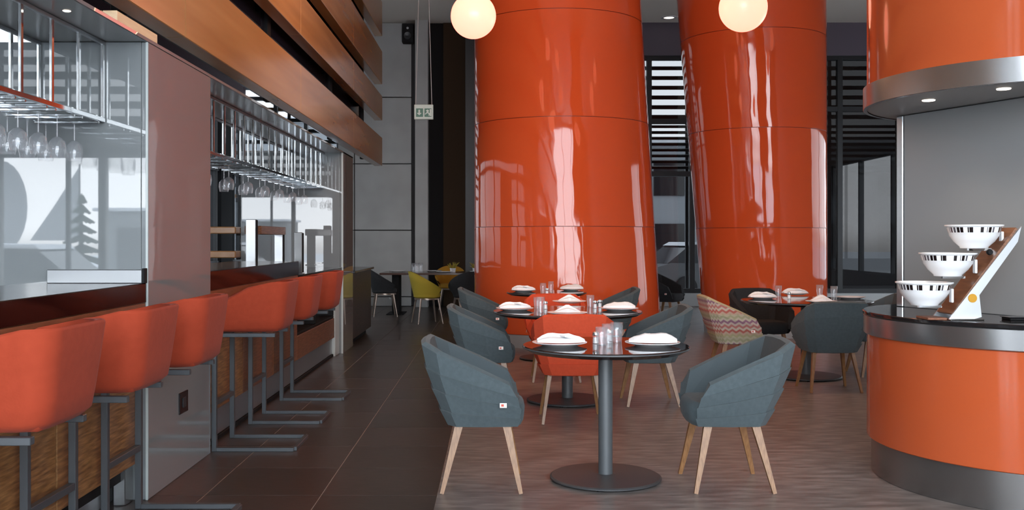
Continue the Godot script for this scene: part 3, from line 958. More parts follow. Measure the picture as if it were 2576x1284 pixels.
# ---------------------------------------------------------------- dining chairs and tables
func chair(called: String, label: String, cloth: Material, inside: Material, legs: Material, group := "armchairs at the round tables") -> Node3D:
	# faces local +x; origin on the floor below the seat
	var t := thing(called, label, "armchair", Vector3.ZERO, 0, group)
	# keys around the plan, from the left arm front round the back: [bottom u, bottom v, rim u, rim v, rim height]
	var keys := []
	var half := [[0.195, 0.2, 0.15, 0.285, 0.572], [0.02, 0.215, -0.02, 0.298, 0.652], [-0.125, 0.205, -0.225, 0.285, 0.735], [-0.172, 0.15, -0.305, 0.225, 0.775], [-0.18, 0.06, -0.318, 0.09, 0.782]]
	for k in half:
		keys.append(k)
	for i in range(half.size() - 1, -1, -1):
		var k: Array = half[i]
		keys.append([k[0], -k[1], k[2], -k[3], k[4]])
	var bottom := 0.345
	var st := start()
	var n := keys.size()
	# bands: pleats that step out by a few millimetres
	var marks := [0.0, 0.2, 0.46, 0.72, 1.0]
	var rings := []
	for b in 4:
		for e in [0, 1]:
			var f: float = marks[b + e]
			var proud: float = [0.0, 0.012][e] if b < 3 else [0.004, 0.0][e]
			var r := []
			for k in keys:
				var bulge := sin(PI * f) * 0.03
				var p := Vector3(lerpf(k[0], k[2], f), lerpf(bottom, k[4], f), lerpf(k[1], k[3], f))
				var out := Vector3(p.x + 0.05, 0, p.z).normalized()
				p += out * (bulge * 0.5 + proud)
				if k[0] > 0.15:
					p.x += sin(PI * f) * 0.02
				r.append(p)
			rings.append(r)
	var under := []
	for k in keys:
		under.append(Vector3(k[0] * 0.86, bottom - 0.006, k[1] * 0.86))
	flat(st)
	var uvs := []
	for r in rings.size() - 1:
		for i in n - 1:
			var a: Vector3 = rings[r][i]
			var bq: Vector3 = rings[r][i + 1]
			var c: Vector3 = rings[r + 1][i + 1]
			var dd: Vector3 = rings[r + 1][i]
			var away := (a + bq + c + dd) / 4.0 - Vector3(0.03, 0.55, 0)
			away.y *= 0.2
			var u0 := i * 0.22
			var u1 := (i + 1) * 0.22
			if r % 2 == 1:
				away = Vector3.DOWN
			tri(st, a, bq, c, away, Vector2(u0, 1.0 - a.y * 1.6), Vector2(u1, 1.0 - bq.y * 1.6), Vector2(u1, 1.0 - c.y * 1.6))
			tri(st, a, c, dd, away, Vector2(u0, 1.0 - a.y * 1.6), Vector2(u1, 1.0 - c.y * 1.6), Vector2(u0, 1.0 - dd.y * 1.6))
	for i in n - 1:
		quad(st, under[i], under[i + 1], rings[0][i + 1], rings[0][i], Vector3.DOWN)
	# rim and inside
	var th := 0.05
	var top: Array = rings[rings.size() - 1]
	var rim := []
	var low := []
	for i in n:
		var p: Vector3 = top[i]
		var inw := -Vector3(p.x - 0.02, 0, p.z).normalized()
		if i == 0 or i == n - 1:
			inw = Vector3(0, 0, -signf(p.z))
		rim.append(p + inw * th + Vector3(0, 0.004, 0))
		var q: Vector3 = rings[2][i]
		var inq := -Vector3(q.x - 0.02, 0, q.z).normalized()
		if i == 0 or i == n - 1:
			inq = Vector3(0, 0, -signf(q.z))
		low.append(q + inq * th)
	var crest := []
	for i in n:
		crest.append((top[i] + rim[i]) / 2.0 + Vector3(0, 0.012, 0))
	for i in n - 1:
		quad(st, top[i], top[i + 1], crest[i + 1], crest[i], Vector3(top[i].x, 0.6, top[i].z))
		quad(st, crest[i], crest[i + 1], rim[i + 1], rim[i], Vector3.UP)
	# arm fronts
	for i in [0, n - 1]:
		for r in range(2, rings.size() - 1):
			var f0: float = (rings[r][i].y - rings[2][i].y) / (top[i].y - rings[2][i].y)
			var f1: float = (rings[r + 1][i].y - rings[2][i].y) / (top[i].y - rings[2][i].y)
			quad(st, rings[r][i], rings[r + 1][i], low[i].lerp(rim[i], f1), low[i].lerp(rim[i], f0), Vector3.RIGHT)
		tri(st, top[i], crest[i], rim[i], Vector3.RIGHT)
	part(t, "shell", done(st), cloth)
	var ins := start()
	flat(ins)
	for i in n - 1:
		quad(ins, low[i], low[i + 1], rim[i + 1], rim[i], Vector3(0.05, 0.5, 0) - (low[i] + rim[i + 1]) / 2.0)
	part(t, "lining", done(ins), inside)
	# seat
	var se := start()
	var sr := []
	for e in [[0.335, 0.8], [0.342, 0.94], [0.37, 1.0], [0.42, 1.02], [0.452, 0.99], [0.466, 0.9]]:
		var f: float = e[1]
		var r := []
		for p in [[0.2, -0.19], [0.225, -0.12], [0.232, 0.0], [0.225, 0.12], [0.2, 0.19], [0.0, 0.2], [-0.14, 0.18], [-0.17, 0.0], [-0.14, -0.18], [0.0, -0.2]]:
			r.append(Vector3(p[0] * f, e[0], p[1] * f))
		sr.append(r)
	put_loft(se, sr, true, true, true)
	part(t, "seat", done(se), cloth)
	for su in [-1.0, 1.0]:
		for sv in [-1.0, 1.0]:
			part(t, "leg", bar(Vector3(0.012 + su * 0.125, 0.345, sv * 0.165), Vector3(0.005 + su * 0.205, 0.0, sv * 0.218), Vector2(0.042, 0.03), Vector2(0.02, 0.018)), legs)
	var tg := part(t, "fabric_tag", box(Vector3(0.036, 0.024, 0.003), 0.0005), mats.tag_white, Vector3(0.118, 0.468, 0.276), Basis(Vector3.RIGHT, -0.25))
	part(tg, "print", box(Vector3(0.014, 0.012, 0.001), 0.0), mats.tag_red, Vector3(-0.004, 0, 0.002))
	return t

func round_table(label: String, at: Vector3, r: float, top_h: float, base_r: float, col_r: float) -> void:
	var t := thing("round_table", label, "table", at, 0, "round pedestal tables")
	part(t, "table_top", lathe([[0.0, top_h - 0.032], [r - 0.03, top_h - 0.032], [r, top_h - 0.014], [r, top_h - 0.004], [r - 0.004, top_h], [0.0, top_h]], 96), mats.table_top)
	part(t, "edge_band", lathe([[r - 0.001, top_h - 0.013], [r + 0.0015, top_h - 0.012], [r + 0.0015, top_h - 0.006], [r - 0.001, top_h - 0.005]], 96), mats.pedestal)
	part(t, "pillar", lathe([[col_r, 0.02], [col_r, top_h - 0.032]], 32), mats.pedestal)
	part(t, "base_plate", lathe([[0.0, 0.012], [base_r, 0.012], [base_r, 0.018], [base_r - 0.01, 0.024], [col_r + 0.02, 0.032], [col_r, 0.034]], 64), mats.base_plate)
	for k in 4:
		var an := TAU * (k + 0.15) / 4
		part(t, "glide", lathe([[0.0, 0.0], [0.012, 0.0], [0.012, 0.012], [0.0, 0.012]], 12), mats.black, Vector3(cos(an), 0, sin(an)) * (base_r - 0.035))

func plate(label: String, at: Vector3, r := 0.15, group := "white plates on the round tables") -> void:
	var t := thing("dinner_plate", label, "plate", at, 0, group)
	part(t, "dish", lathe([[0.0, 0.0], [r * 0.6, 0.0], [r * 0.68, 0.004], [r, 0.018], [r, 0.021], [r * 0.66, 0.009], [0.0, 0.007]], 40), mats.china)
	part(t, "foot_ring", lathe([[r * 0.5, -0.0005], [r * 0.56, -0.0005], [r * 0.56, 0.002]], 32), mats.china)

func napkin(label: String, at: Vector3, turn: float, peak := false, scale := 1.0) -> void:
	var t := thing("folded_napkin", label, "napkin", at, turn, "folded white napkins")
	var st := start()
	var rings := []
	var n := 9
	var len_ := 0.26 * scale
	if peak:
		len_ = 0.2 * scale
	for i in n + 1:
		var f := i / float(n)
		var x := (f - 0.5) * len_
		var prof := pow(maxf(sin(PI * clampf(0.06 + f * 0.88, 0, 1)), 0.02), 0.65)
		var hh := 0.052 * prof
		var ww := 0.064 * pow(prof, 0.8) + 0.006
		if peak:
			hh = 0.062 * (1.0 - absf(f - 0.5) * 1.8)
			ww = 0.08 * (1.0 - absf(f - 0.5) * 1.3)
		else:
			# a fold that runs off one end
			hh *= 1.0 if f < 0.72 else 0.75
			hh += 0.008 * sin(f * 9.0) * prof
		rings.append([Vector3(x, 0, -ww), Vector3(x, hh * 0.45, -ww * 0.95), Vector3(x, hh * 0.95, -ww * 0.35), Vector3(x, hh, ww * 0.1), Vector3(x, hh * 0.62, ww * 0.3), Vector3(x, hh * 0.5, ww * 0.85), Vector3(x, 0, ww)])
	put_loft(st, rings, true, true, true, -1)
	part(t, "cloth", done(st), mats.linen)
	var fl := start()
	flat(fl)
	var y := 0.03 if not peak else 0.036
	var x0 := len_ * 0.2
	put_box(fl, Vector3(len_ * 0.42, 0.008, 0.07 * scale), 0.003, Transform3D(Basis(Vector3.UP, 0.35) * Basis(Vector3.BACK, -0.22), Vector3(x0, y * 0.8, 0.03)))
	if not peak:
		part(t, "fold", done(fl), mats.linen)

func tumbler(label: String, at: Vector3, r := 0.034, h := 0.1, group := "drinking glasses on the tables") -> void:
	var t := thing("drinking_glass", label, "glass", at, 0, group)
	part(t, "wall", lathe([[r * 0.78, 0.0], [r * 0.95, h * 0.6], [r, h], [r - 0.002, h], [r * 0.88, h * 0.55], [r * 0.7, 0.012]], 24, false), mats.drinking_glass)
	part(t, "bottom", lathe([[0.0, 0.0], [r * 0.78, 0.0], [r * 0.72, 0.012], [0.0, 0.011]], 24), mats.drinking_glass)

func shaker(label: String, at: Vector3, group := "salt and pepper shakers") -> void:
	var t := thing("condiment_shaker", label, "shaker", at, 0, group)
	part(t, "jar", lathe([[0.0, 0.0], [0.018, 0.0], [0.02, 0.004], [0.017, 0.045]], 20), mats.drinking_glass)
	part(t, "contents", lathe([[0.0, 0.002], [0.015, 0.002], [0.013, 0.035], [0.0, 0.035]], 16), mats.china)
	part(t, "cap", lathe([[0.018, 0.045], [0.019, 0.05], [0.017, 0.062], [0.008, 0.068], [0.0, 0.068]], 20), mats.chrome)

func at_px(px: float, py: float, h: float) -> Vector3:
	# the point at height h that lies along that direction of view (used to read positions off the plan)
	var d := (EYE - h) * FOCAL / (py - 603.0)
	return Vector3((px - 1245.0) * d / FOCAL, h, -d)

func build_dining() -> void:
	var th := 0.74
	round_table("nearest small round table with two napkins, on a grey pedestal", Vector3(0.608, 0, -5.4), 0.456, th, 0.305, 0.039)
	round_table("middle round table laid for four, left of the red columns' gap", Vector3(0.59, 0, -8.0), 0.605, th, 0.33, 0.045)
	round_table("small round table right against the wide red column", Vector3(0.571, 0, -10.85), 0.44, th, 0.3, 0.04)
	round_table("round table laid before the slim red column, beside the buffet", Vector3(2.98, 0, -9.4), 0.61, th, 0.33, 0.05)
	var c := chair("armchair", "slate grey armchair at the left of the nearest table", mats.slate_fabric, mats.slate_inside, mats.leg_wood)
	c.position = Vector3(-0.075, 0, -5.31)
	copy(c, Vector3(1.252, 0, -5.31), PI, "slate grey armchair at the right of the nearest table, seat visible")
	copy(c, Vector3(-0.07, 0, -7.97), 0, "slate grey armchair at the left of the middle table")
	copy(c, Vector3(1.257, 0, -7.95), PI, "slate grey armchair at the right of the middle table")
	copy(c, Vector3(-0.09, 0, -10.8), 0, "slate grey armchair at the left of the table against the red column")
	copy(c, Vector3(1.27, 0, -10.85), PI, "slate grey armchair at the right of the table against the red column")
	var o := chair("armchair", "orange armchair seen from behind, between the nearest and middle tables", mats.orange_fabric, mats.orange_fabric, mats.leg_wood)
	o.position = Vector3(0.56, 0, -7.2)
	o.rotation.y = PI / 2
	copy(o, Vector3(0.57, 0, -9.25), -PI / 2, "orange armchair behind the middle table, facing the camera")
	copy(c, Vector3(2.93, 0, -8.62), PI / 2, "slate grey armchair seen from behind, next to the orange buffet")
	copy(c, Vector3(3.72, 0, -9.6), PI, "slate grey armchair half hidden behind the buffet")
	var k := chair("armchair", "black armchair on the far side of the table before the slim column", mats.black_fabric, mats.black_fabric, mats.leg_wood)
	k.position = Vector3(2.82, 0, -10.35)
	k.rotation.y = -PI / 2 + 0.15
	copy(k, Vector3(2.72, 0, -15.6), -0.6, "black armchair standing in the gap between the red columns")
	var p := chair("armchair", "armchair in multicoloured zigzag fabric before the slim red column", zigzag(), mats.slate_inside, mats.leg_wood)
	p.position = Vector3(2.27, 0, -9.35)
	# nearest table
	var y := th
	plate("white plate under the left napkin of the nearest table", Vector3(0.354, y, -5.37))
	plate("white plate under the right napkin of the nearest table", Vector3(0.862, y, -5.37))
	napkin("folded white napkin left on the nearest table", Vector3(0.36, y + 0.0215, -5.36), 0.05)
	napkin("folded white napkin right on the nearest table", Vector3(0.862, y + 0.0215, -5.36), PI - 0.12)
	tumbler("clear glass standing foremost on the nearest table", Vector3(0.585, y, -5.38))
	tumbler("clear glass in the middle of the group on the nearest table", Vector3(0.635, y, -5.52), 0.034, 0.105)
	tumbler("clear glass beside the orange chair on the nearest table", Vector3(0.69, y, -5.56), 0.036, 0.11)
	shaker("chrome-capped shaker foremost among the glasses on the nearest table", Vector3(0.562, y, -5.47))
	shaker("chrome-capped shaker behind the glasses on the nearest table", Vector3(0.655, y, -5.6))
	# middle table
	for e in [[1295.0, 778.0, "left"], [1432.0, 760.0, "far"], [1427.0, 789.0, "near"], [1558.0, 778.0, "right"]]:
		var q := at_px(e[0], e[1], y + 0.01)
		q.y = y
		plate("white plate on the %s side of the middle table" % e[2], q, 0.155)
		napkin("folded white napkin on the %s side of the middle table" % e[2], q + Vector3(0, 0.0215, 0), 0.2 if e[2] == "left" else PI - 0.2 if e[2] == "right" else 0.0, e[2] in ["far", "near"])
	for e in [[1360.0, 787.0, 0.125, "tallest clear glass on the left of the middle table"], [1352.0, 775.0, 0.09, "short clear glass on the left of the middle table"], [1485.0, 772.0, 0.1, "clear glass on the right of the middle table"]]:
		var q := at_px(e[0], e[1], y)
		tumbler(e[3], q, 0.034, e[2])
	shaker("chrome-capped shaker right of centre on the middle table", at_px(1497, 776, y))
	shaker("chrome-capped shaker nearest the right napkin on the middle table", at_px(1509, 774, y))
	shaker("chrome-capped shaker beside the tall glass on the middle table", at_px(1372, 778, y))
	# table at the column
	for e in [[1317.0, 734.0, "left"], [1438.0, 731.0, "right"]]:
		var q := at_px(e[0], e[1], y)
		plate("white plate on the %s of the table at the red column" % e[2], q, 0.14)
		napkin("white napkin on the %s of the table at the red column" % e[2], q + Vector3(0, 0.0215, 0), 0.0 if e[2] == "left" else PI)
	tumbler("clear glass on the table at the red column", at_px(1366, 738, y), 0.034, 0.11)
	tumbler("small clear glass on the table at the red column", at_px(1386, 736, y), 0.03, 0.12)
	shaker("chrome-capped shaker on the table at the red column", at_px(1376, 741, y))
	# table before the slim column
	for e in [[1918.0, 752.0, "left"], [2066.0, 763.0, "near"], [2140.0, 752.0, "right"], [2000.0, 742.0, "far"]]:
		var q := at_px(e[0], e[1], y)
		plate("white plate at the %s of the table beside the buffet" % e[2], q, 0.14)
		if e[2] != "right":
			napkin("white napkin at the %s of the table beside the buffet" % e[2], q + Vector3(0, 0.0215, 0), 0.1, e[2] == "near")
	for e in [[1958.0, 746.0, 0.11, "left"], [2062.0, 747.0, 0.12, "middle"], [2098.0, 748.0, 0.11, "right"]]:
		tumbler("clear glass at the %s of the table beside the buffet" % e[3], at_px(e[0], e[1], y), 0.034, e[2])
	shaker("chrome-capped shaker on the table beside the buffet", at_px(1985, 752, y))

func zigzag() -> StandardMaterial3D:
	var w := 256
	var h := 256
	var img := Image.create(w, h, false, Image.FORMAT_RGB8)
	var cols := [Color(0.78, 0.75, 0.66), Color(0.7, 0.7, 0.58), Color(0.8, 0.77, 0.7), Color(0.6, 0.45, 0.54), Color(0.8, 0.74, 0.7), Color(0.76, 0.5, 0.48), Color(0.82, 0.78, 0.72), Color(0.76, 0.44, 0.4), Color(0.8, 0.7, 0.62), Color(0.72, 0.7, 0.56)]
	for y in h:
		for x in w:
			var tri_ := absf(fposmod(x / 32.0, 1.0) - 0.5) * 2.0
			var s := y + tri_ * 9.0
			img.set_pixel(x, y, cols[int(fposmod(s / 9.0, cols.size()))])
	var m := mat("zigzag_fabric", Color(0.9, 0.88, 0.86), 0.9)
	m.albedo_texture = ImageTexture.create_from_image(img)
	m.uv1_scale = Vector3(1.6, 1.0, 1.0)
	return m


# ---------------------------------------------------------------- back of the room
func tub_chair(label: String, cloth: Material, legs: Material, at: Vector3, turn: float) -> void:
	var t := thing("tub_chair", label, "chair", at, turn, "tub chairs at the long table")
	var n := 25
	var st := start()
	var rings := []
	for e in [[0.0, 0.0], [0.3, 0.0], [0.65, 0.0], [1.0, 0.0]]:
		var r := []
		for i in n:
			var an := lerpf(-2.15, 2.15, i / float(n - 1))
			var rim := 0.53 + 0.29 * pow(clampf((cos(an) + 0.6) / 1.6, 0.0, 1.0), 0.9)
			var rad := lerpf(0.2, 0.29, e[0])
			r.append(Vector3(-cos(an) * rad * 1.05, lerpf(0.42, rim, e[0]), sin(an) * rad))
		rings.append(r)
	put_loft(st, rings, false)
	var inner := []
	for k in [3, 2, 1, 0]:
		var r := []
		for p in rings[k]:
			r.append(Vector3(p.x * 0.88, p.y - 0.0, p.z * 0.88))
		inner.append(r)
	put_loft(st, [rings[3], inner[0]], false)
	put_loft(st, inner, false, false, false, 0, true)
	part(t, "shell", done(st), cloth)
	part(t, "seat", lathe([[0.0, 0.4], [0.19, 0.4], [0.215, 0.42], [0.215, 0.47], [0.18, 0.49], [0.0, 0.495]], 28), cloth)
	part(t, "seat_ring", lathe([[0.15, 0.375], [0.2, 0.375], [0.2, 0.4]], 28), legs)
	for sx in [-1.0, 1.0]:
		for sz in [-1.0, 1.0]:
			part(t, "leg", bar(Vector3(sx * 0.14, 0.39, sz * 0.14), Vector3(sx * 0.2, 0, sz * 0.2), Vector2(0.034, 0.034), Vector2(0.018, 0.018), 8), legs)

func build_back_area() -> void:
	# low timber wall that continues the bar
	var low := thing("low_timber_wall", "low dark timber counter end beyond the far bar pillar", "counter", Vector3(-1.9, 0, -13.0))
	slab(low, "timber_panel", mats.dark_wood, -2.2, -1.76, 0.08, 0.9, 12.16, 13.95, 0.004)
	slab(low, "counter_top", mats.black_gloss, -2.25, -1.73, 0.901, 0.93, 12.16, 14.05, 0.004)
	slab(low, "kick_plate", mats.black, -2.15, -1.82, 0.0, 0.079, 12.16, 13.85)
	tub_chair("mustard yellow tub chair at the end of the long table", mats.mustard_fabric, mats.leg_metal, Vector3(-1.07, 0, -15.5), 0.35)
	tub_chair("black tub chair beside the low timber wall", mats.black_fabric, mats.leg_metal, Vector3(-1.9, 0, -16.9), 0.2)
	tub_chair("black tub chair just left of the wide red column", mats.black_fabric, mats.leg_metal, Vector3(-0.45, 0, -15.6), PI / 2 + 0.4)
	tub_chair("yellow tub chair behind the long table, left of its pair", mats.ochre_fabric, mats.leg_metal, Vector3(-0.85, 0, -18.6), -PI / 2)
	tub_chair("yellow tub chair behind the long table, beside the red column", mats.ochre_fabric, mats.leg_metal, Vector3(-0.1, 0, -18.4), -PI / 2)
	var tb := thing("long_table", "long dark table laid with plates in the far left corner", "table", Vector3(-0.9, 0, -17.5))
	part(tb, "table_top", box(Vector3(2.2, 0.035, 1.0), 0.005), mat("far_table", lin(0.09, 0.05, 0.04), 0.15), Vector3(0, 0.7225, 0))
	for sx in [-0.85, 0.85]:
		part(tb, "pedestal", box(Vector3(0.12, 0.69, 0.5), 0.004), mats.black, Vector3(sx, 0.36, 0))
		part(tb, "foot", box(Vector3(0.3, 0.015, 0.7), 0.004), mats.black, Vector3(sx, 0.0075, 0))
	var spots := [[-1.75, 17.6, "white plate at the left end of the long table"], [-1.1, 17.75, "white plate at the back of the long table"], [-0.88, 17.2, "white plate at the front edge of the long table"], [-0.3, 17.35, "white plate on the long table beside the column"]]
	for e in spots:
		plate(e[2], Vector3(e[0], 0.74, -e[1]), 0.15, "plates on the long table")
	for e in [[-1.45, 17.5, "left stemmed glass on the long table"], [-1.33, 17.6, "middle stemmed glass on the long table"], [-1.38, 17.35, "front stemmed glass on the long table"]]:
		tumbler(e[2], Vector3(e[0], 0.74, -e[1]), 0.04, 0.16, "glasses on the long table")
	for e in [[-0.75, 17.5, "left small plant on the long table"], [-0.35, 17.6, "right small plant on the long table"]]:
		var pl := thing("table_plant", e[2], "plant", Vector3(e[0], 0.74, -e[1]), 0, "small plants on the long table")
		part(pl, "pot", lathe([[0.0, 0.0], [0.045, 0.0], [0.055, 0.07], [0.05, 0.07], [0.0, 0.06]], 16), mats.china)
		var st := start()
		smooth(st, 1)
		for i in 26:
			var an := rng.randf() * TAU
			var lean := rng.randf_range(0.03, 0.13)
			var b0 := Vector3(cos(an), 0, sin(an)) * 0.02 + Vector3(0, 0.06, 0)
			var b1 := Vector3(cos(an) * lean, rng.randf_range(0.1, 0.18), sin(an) * lean)
			put_bar(st, b0, b1, Vector2(0.02, 0.006), Vector2(0.008, 0.003))
		part(pl, "leaves", done(st), mat("leaf_yellow", lin(0.3, 0.24, 0.03), 0.7))
	var sp := thing("wall_speaker", "black loudspeaker high on the far wall under the ceiling", "speaker", Vector3(-1.70, 5.16, -19.2))
	part(sp, "cabinet", box(Vector3(0.22, 0.37, 0.2), 0.012), mats.black, Vector3(0, 0.185, 0))
	part(sp, "driver", lathe([[0.0, 0.0], [0.02, 0.004], [0.06, 0.012], [0.07, 0.014], [0.07, 0.0]], 24), mats.frame_dark, Vector3(0, 0.13, 0.1), Basis(Vector3.RIGHT, PI / 2))
	part(sp, "tweeter", lathe([[0.0, 0.006], [0.02, 0.004], [0.025, 0.0]], 16), mats.steel_dark, Vector3(0, 0.28, 0.1), Basis(Vector3.RIGHT, PI / 2))
	part(sp, "bracket", box(Vector3(0.06, 0.06, 0.08), 0.003), mats.black, Vector3(0, 0.2, -0.135))
	# emergency exit sign on two cables
	var s := 14.0 / FOCAL
	var ex := thing("exit_sign", "green and white emergency exit sign hanging on two cables", "sign", Vector3((1066 - 1245) * s, EYE + (603 - 301) * s, -14.0))
	part(ex, "housing", box(Vector3(0.272, 0.212, 0.05), 0.006), mats.sign_white, Vector3(0, 0.106, 0))
	part(ex, "arrow_field", box(Vector3(0.1, 0.12, 0.004), 0.0), mats.sign_green, Vector3(-0.058, 0.095, 0.026))
	part(ex, "figure_field", box(Vector3(0.1, 0.12, 0.004), 0.0), mats.sign_green, Vector3(0.062, 0.095, 0.026))
	part(ex, "arrow", prism([Vector2(-0.012, 0.04), Vector2(0.012, 0.04), Vector2(0.012, -0.005), Vector2(0.035, -0.005), Vector2(0.0, -0.042), Vector2(-0.035, -0.005), Vector2(-0.012, -0.005)], 0.0, 0.003), mats.sign_white, Vector3(-0.062, 0.097, 0.028))
	part(ex, "running_figure", prism([Vector2(-0.03, 0.03), Vector2(-0.005, 0.045), Vector2(0.015, 0.03), Vector2(0.005, 0.005), Vector2(0.03, -0.012), Vector2(0.018, -0.045), Vector2(0.006, -0.04), Vector2(0.012, -0.018), Vector2(-0.012, -0.006), Vector2(-0.038, -0.03), Vector2(-0.045, -0.02), Vector2(-0.014, 0.012)], 0.0, 0.003), mats.sign_white, Vector3(0.062, 0.095, 0.028))
	part(ex, "door_mark", box(Vector3(0.022, 0.1, 0.003), 0.0), mats.sign_white, Vector3(0.098, 0.095, 0.0285))
	for sx in [-1.0, 1.0]:
		part(ex, "cable", rod(Vector3(sx * 0.115, 0.21, 0), Vector3(sx * 0.05, 5.6 - ex.position.y, 0), 0.012, 8), mats.cord)


# ---------------------------------------------------------------- pendants
func build_pendants() -> void:
	var spots := [[-0.19, 3.295, 8.67, "left glowing globe pendant hanging before the wide red column"], [2.08, 3.263, 8.23, "right glowing globe pendant hanging before the slim red column"],
		[-0.73, 4.61, 8.0, "high globe pendant above the left armchair of the middle table"], [0.32, 4.39, 8.0, "globe pendant high above the middle table"], [0.52, 3.92, 7.7, "globe pendant straight above the orange armchair"],
		[-1.4, 3.95, 8.0, "globe pendant nearest the timber beams"], [4.05, 4.09, 8.0, "globe pendant behind the buffet hood, hanging lower"], [4.7, 4.61, 8.0, "globe pendant behind the buffet hood, hanging higher"]]
	for e in spots:
		var t := thing("globe_pendant", e[3], "pendant lamp", Vector3(e[0], e[1], -e[2]), 0, "opal globe pendants")
		var prof := []
		for i in 25:
			var an := -PI / 2 + PI * i / 24.0
			prof.append([maxf(0.2 * cos(an), 0.0), 0.2 * sin(an)])
		part(t, "globe", lathe(prof, 40, false), mats.globe)
		part(t, "cap", lathe([[0.045, 0.193], [0.045, 0.22], [0.01, 0.235], [0.0, 0.235]], 20), mats.black)
		part(t, "cord", rod(Vector3(0, 0.23, 0), Vector3(0, 5.6 - e[1], 0), 0.006, 8), mats.black)
		part(t, "ceiling_rose", lathe([[0.0, -0.02], [0.05, -0.02], [0.055, 0.0]], 20), mats.black, Vector3(0, 5.6 - e[1], 0))
		var l := OmniLight3D.new()
		l.name = "globe_light"
		l.position = Vector3(e[0], e[1], -e[2])
		l.light_color = Color(1.0, 0.86, 0.68)
		l.light_energy = 0.55
		l.light_size = 0.204
		l.omni_range = 30
		l.omni_attenuation = 2.0
		l.shadow_enabled = true
		add_child(l)


# ---------------------------------------------------------------- outside
func mirror_px(px: float, py: float, zo: float) -> Vector3:
	# where something stands outside, behind the camera, that the mirrored pillar shows
	var d := 9.94 + zo
	return Vector3((px - 1245.0) * d / FOCAL, EYE - (py - 603.0) * d / FOCAL, zo)

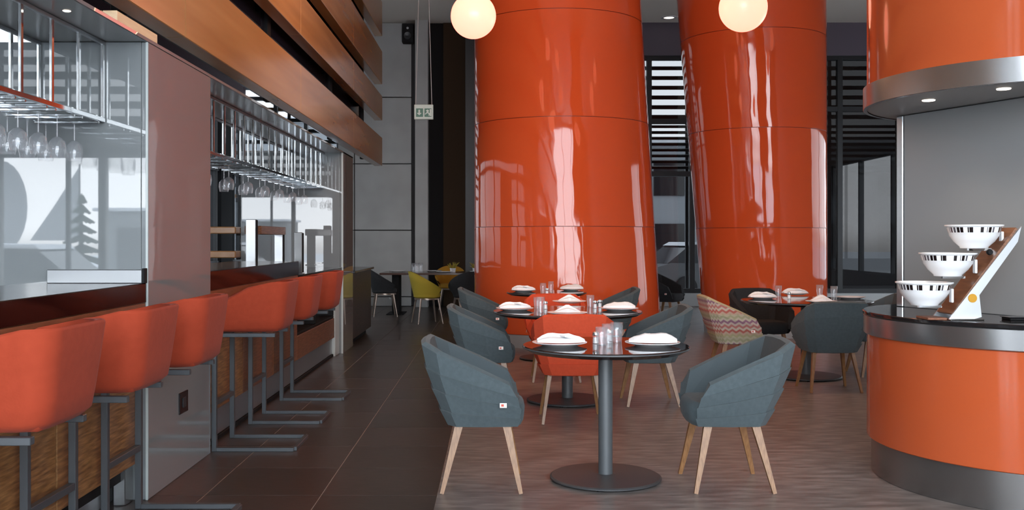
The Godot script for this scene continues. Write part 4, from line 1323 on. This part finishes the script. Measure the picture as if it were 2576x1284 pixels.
func build_outside() -> void:
	var g := setting("ground")
	slab(g, "snow_field", mats.snow, -90, 90, -0.7, -0.32, -90, 110, 0.0)
	# spruce
	var base := mirror_px(205, 700, 17.0)
	base.y = -0.32
	var sp := thing("spruce_tree", "small snowy spruce reflected in the mirrored bar pillar", "tree", base)
	part(sp, "trunk", lathe([[0.08, 0.0], [0.02, 2.9]], 10), mats.bark)
	var st := start()
	for k in 9:
		var y := 0.5 + 0.27 * k
		var r := 0.85 * (1.0 - k / 9.5)
		for i in 14:
			var an := TAU * i / 14.0 + k * 0.7
			var rr := r * rng.randf_range(0.75, 1.1)
			put_bar(st, Vector3(0, y + 0.16, 0), Vector3(cos(an) * rr, y - 0.05 * rng.randf(), sin(an) * rr), Vector2(0.12, 0.05), Vector2(0.2 * rr, 0.02))
	part(sp, "needles", done(st), mats.spruce)
	# sails
	var a := mirror_px(200, 418, 28.0)
	var sail := thing("shade_sail", "grey triangular sail reflected in the mirrored bar pillar", "sail", Vector3(a.x, -0.32, a.z))
	part(sail, "cloth", prism([Vector2(0, a.y + 0.3), Vector2(0.05, 1.6), Vector2(-1.9, 1.6), Vector2(-1.0, 2.9)], -0.02, 0.02), mats.sail)
	part(sail, "mast", lathe([[0.05, 0.0], [0.03, a.y + 0.4]], 10), mats.slat_grey)
	var b := mirror_px(0, 520, 28.0)
	var dome := thing("round_sail", "large round grey canopy reflected in the mirrored bar pillar", "sail", Vector3(b.x, -0.32, b.z))
	var pts := []
	for i in 24:
		var an := TAU * i / 24.0
		pts.append(Vector2(cos(an) * 1.05, 2.9 + sin(an) * 1.8))
	part(dome, "cloth", prism(pts, -0.03, 0.03), mats.sail)
	part(dome, "mast", lathe([[0.06, 0.0], [0.05, 2.0]], 10), mats.slat_grey, Vector3(0, 0, 0.1))
	# shed
	var sd := thing("garden_shed", "low grey shed reflected beside the spruce in the mirror", "shed", Vector3(-8.42, -0.32, 14.0))
	part(sd, "walls", box(Vector3(1.7, 2.3, 2.0), 0.01), mats.shed, Vector3(0, 1.15, 0))
	part(sd, "roof", box(Vector3(1.9, 0.08, 2.2), 0.01), mats.snow, Vector3(0, 2.34, 0))
	part(sd, "door", box(Vector3(0.8, 1.9, 0.04), 0.005), mats.slat_grey, Vector3(0, 0.96, -1.02))
	car("dark parked car outside the window behind the camera", Vector3(-8.2, -0.32, 7.6), 0.0)
	# far buildings in front
	for e in [[-6.0, 44.0, 14.0, 6.5, "pale office block outside, seen left of the gap between columns"], [9.0, 38.0, 12.0, 5.0, "pale low building outside the windows behind the columns"]]:
		var bl := thing("far_building", e[4], "building", Vector3(e[0], -0.32, -e[1]), 0, "buildings outside")
		part(bl, "walls", box(Vector3(e[2], e[3], 6.0), 0.02), mats.facade_far, Vector3(0, e[3] / 2, 0))
		part(bl, "roof", box(Vector3(e[2] + 0.4, 0.25, 6.4), 0.02), mats.snow, Vector3(0, e[3] + 0.125, 0))
		for k in int(e[2] / 2.0):
			for row in 2:
				part(bl, "window", box(Vector3(1.1, 1.2, 0.08), 0.01), mats.car_glass, Vector3(-e[2] / 2 + 1.2 + k * 2.0, 1.6 + row * 2.2, 3.02))
	car("dark car parked outside beyond the gap between the columns", Vector3(6.2, -0.32, -28.0), 0.3)

func car(label: String, at: Vector3, turn: float) -> void:
	var t := thing("parked_car", label, "car", at, turn, "parked cars")
	part(t, "body", prism([Vector2(-2.1, 0.3), Vector2(2.1, 0.3), Vector2(2.15, 0.62), Vector2(1.95, 0.85), Vector2(1.0, 0.95), Vector2(-1.7, 1.0), Vector2(-2.12, 0.9), Vector2(-2.18, 0.5)], -0.85, 0.85), mats.car_paint)
	part(t, "cabin", prism([Vector2(1.0, 0.94), Vector2(0.35, 1.48), Vector2(-1.1, 1.5), Vector2(-1.8, 0.98)], -0.74, 0.74), mats.car_glass)
	part(t, "roof", prism([Vector2(0.4, 1.47), Vector2(0.3, 1.55), Vector2(-1.0, 1.57), Vector2(-1.2, 1.47)], -0.72, 0.72), mats.snow)
	for x in [-1.3, 1.35]:
		for z in [-0.86, 0.86]:
			part(t, "wheel", lathe([[0.0, -0.1], [0.3, -0.1], [0.32, -0.06], [0.32, 0.06], [0.3, 0.1], [0.0, 0.1]], 24), mats.tyre, Vector3(x, 0.32, z), Basis(Vector3.RIGHT, PI / 2))
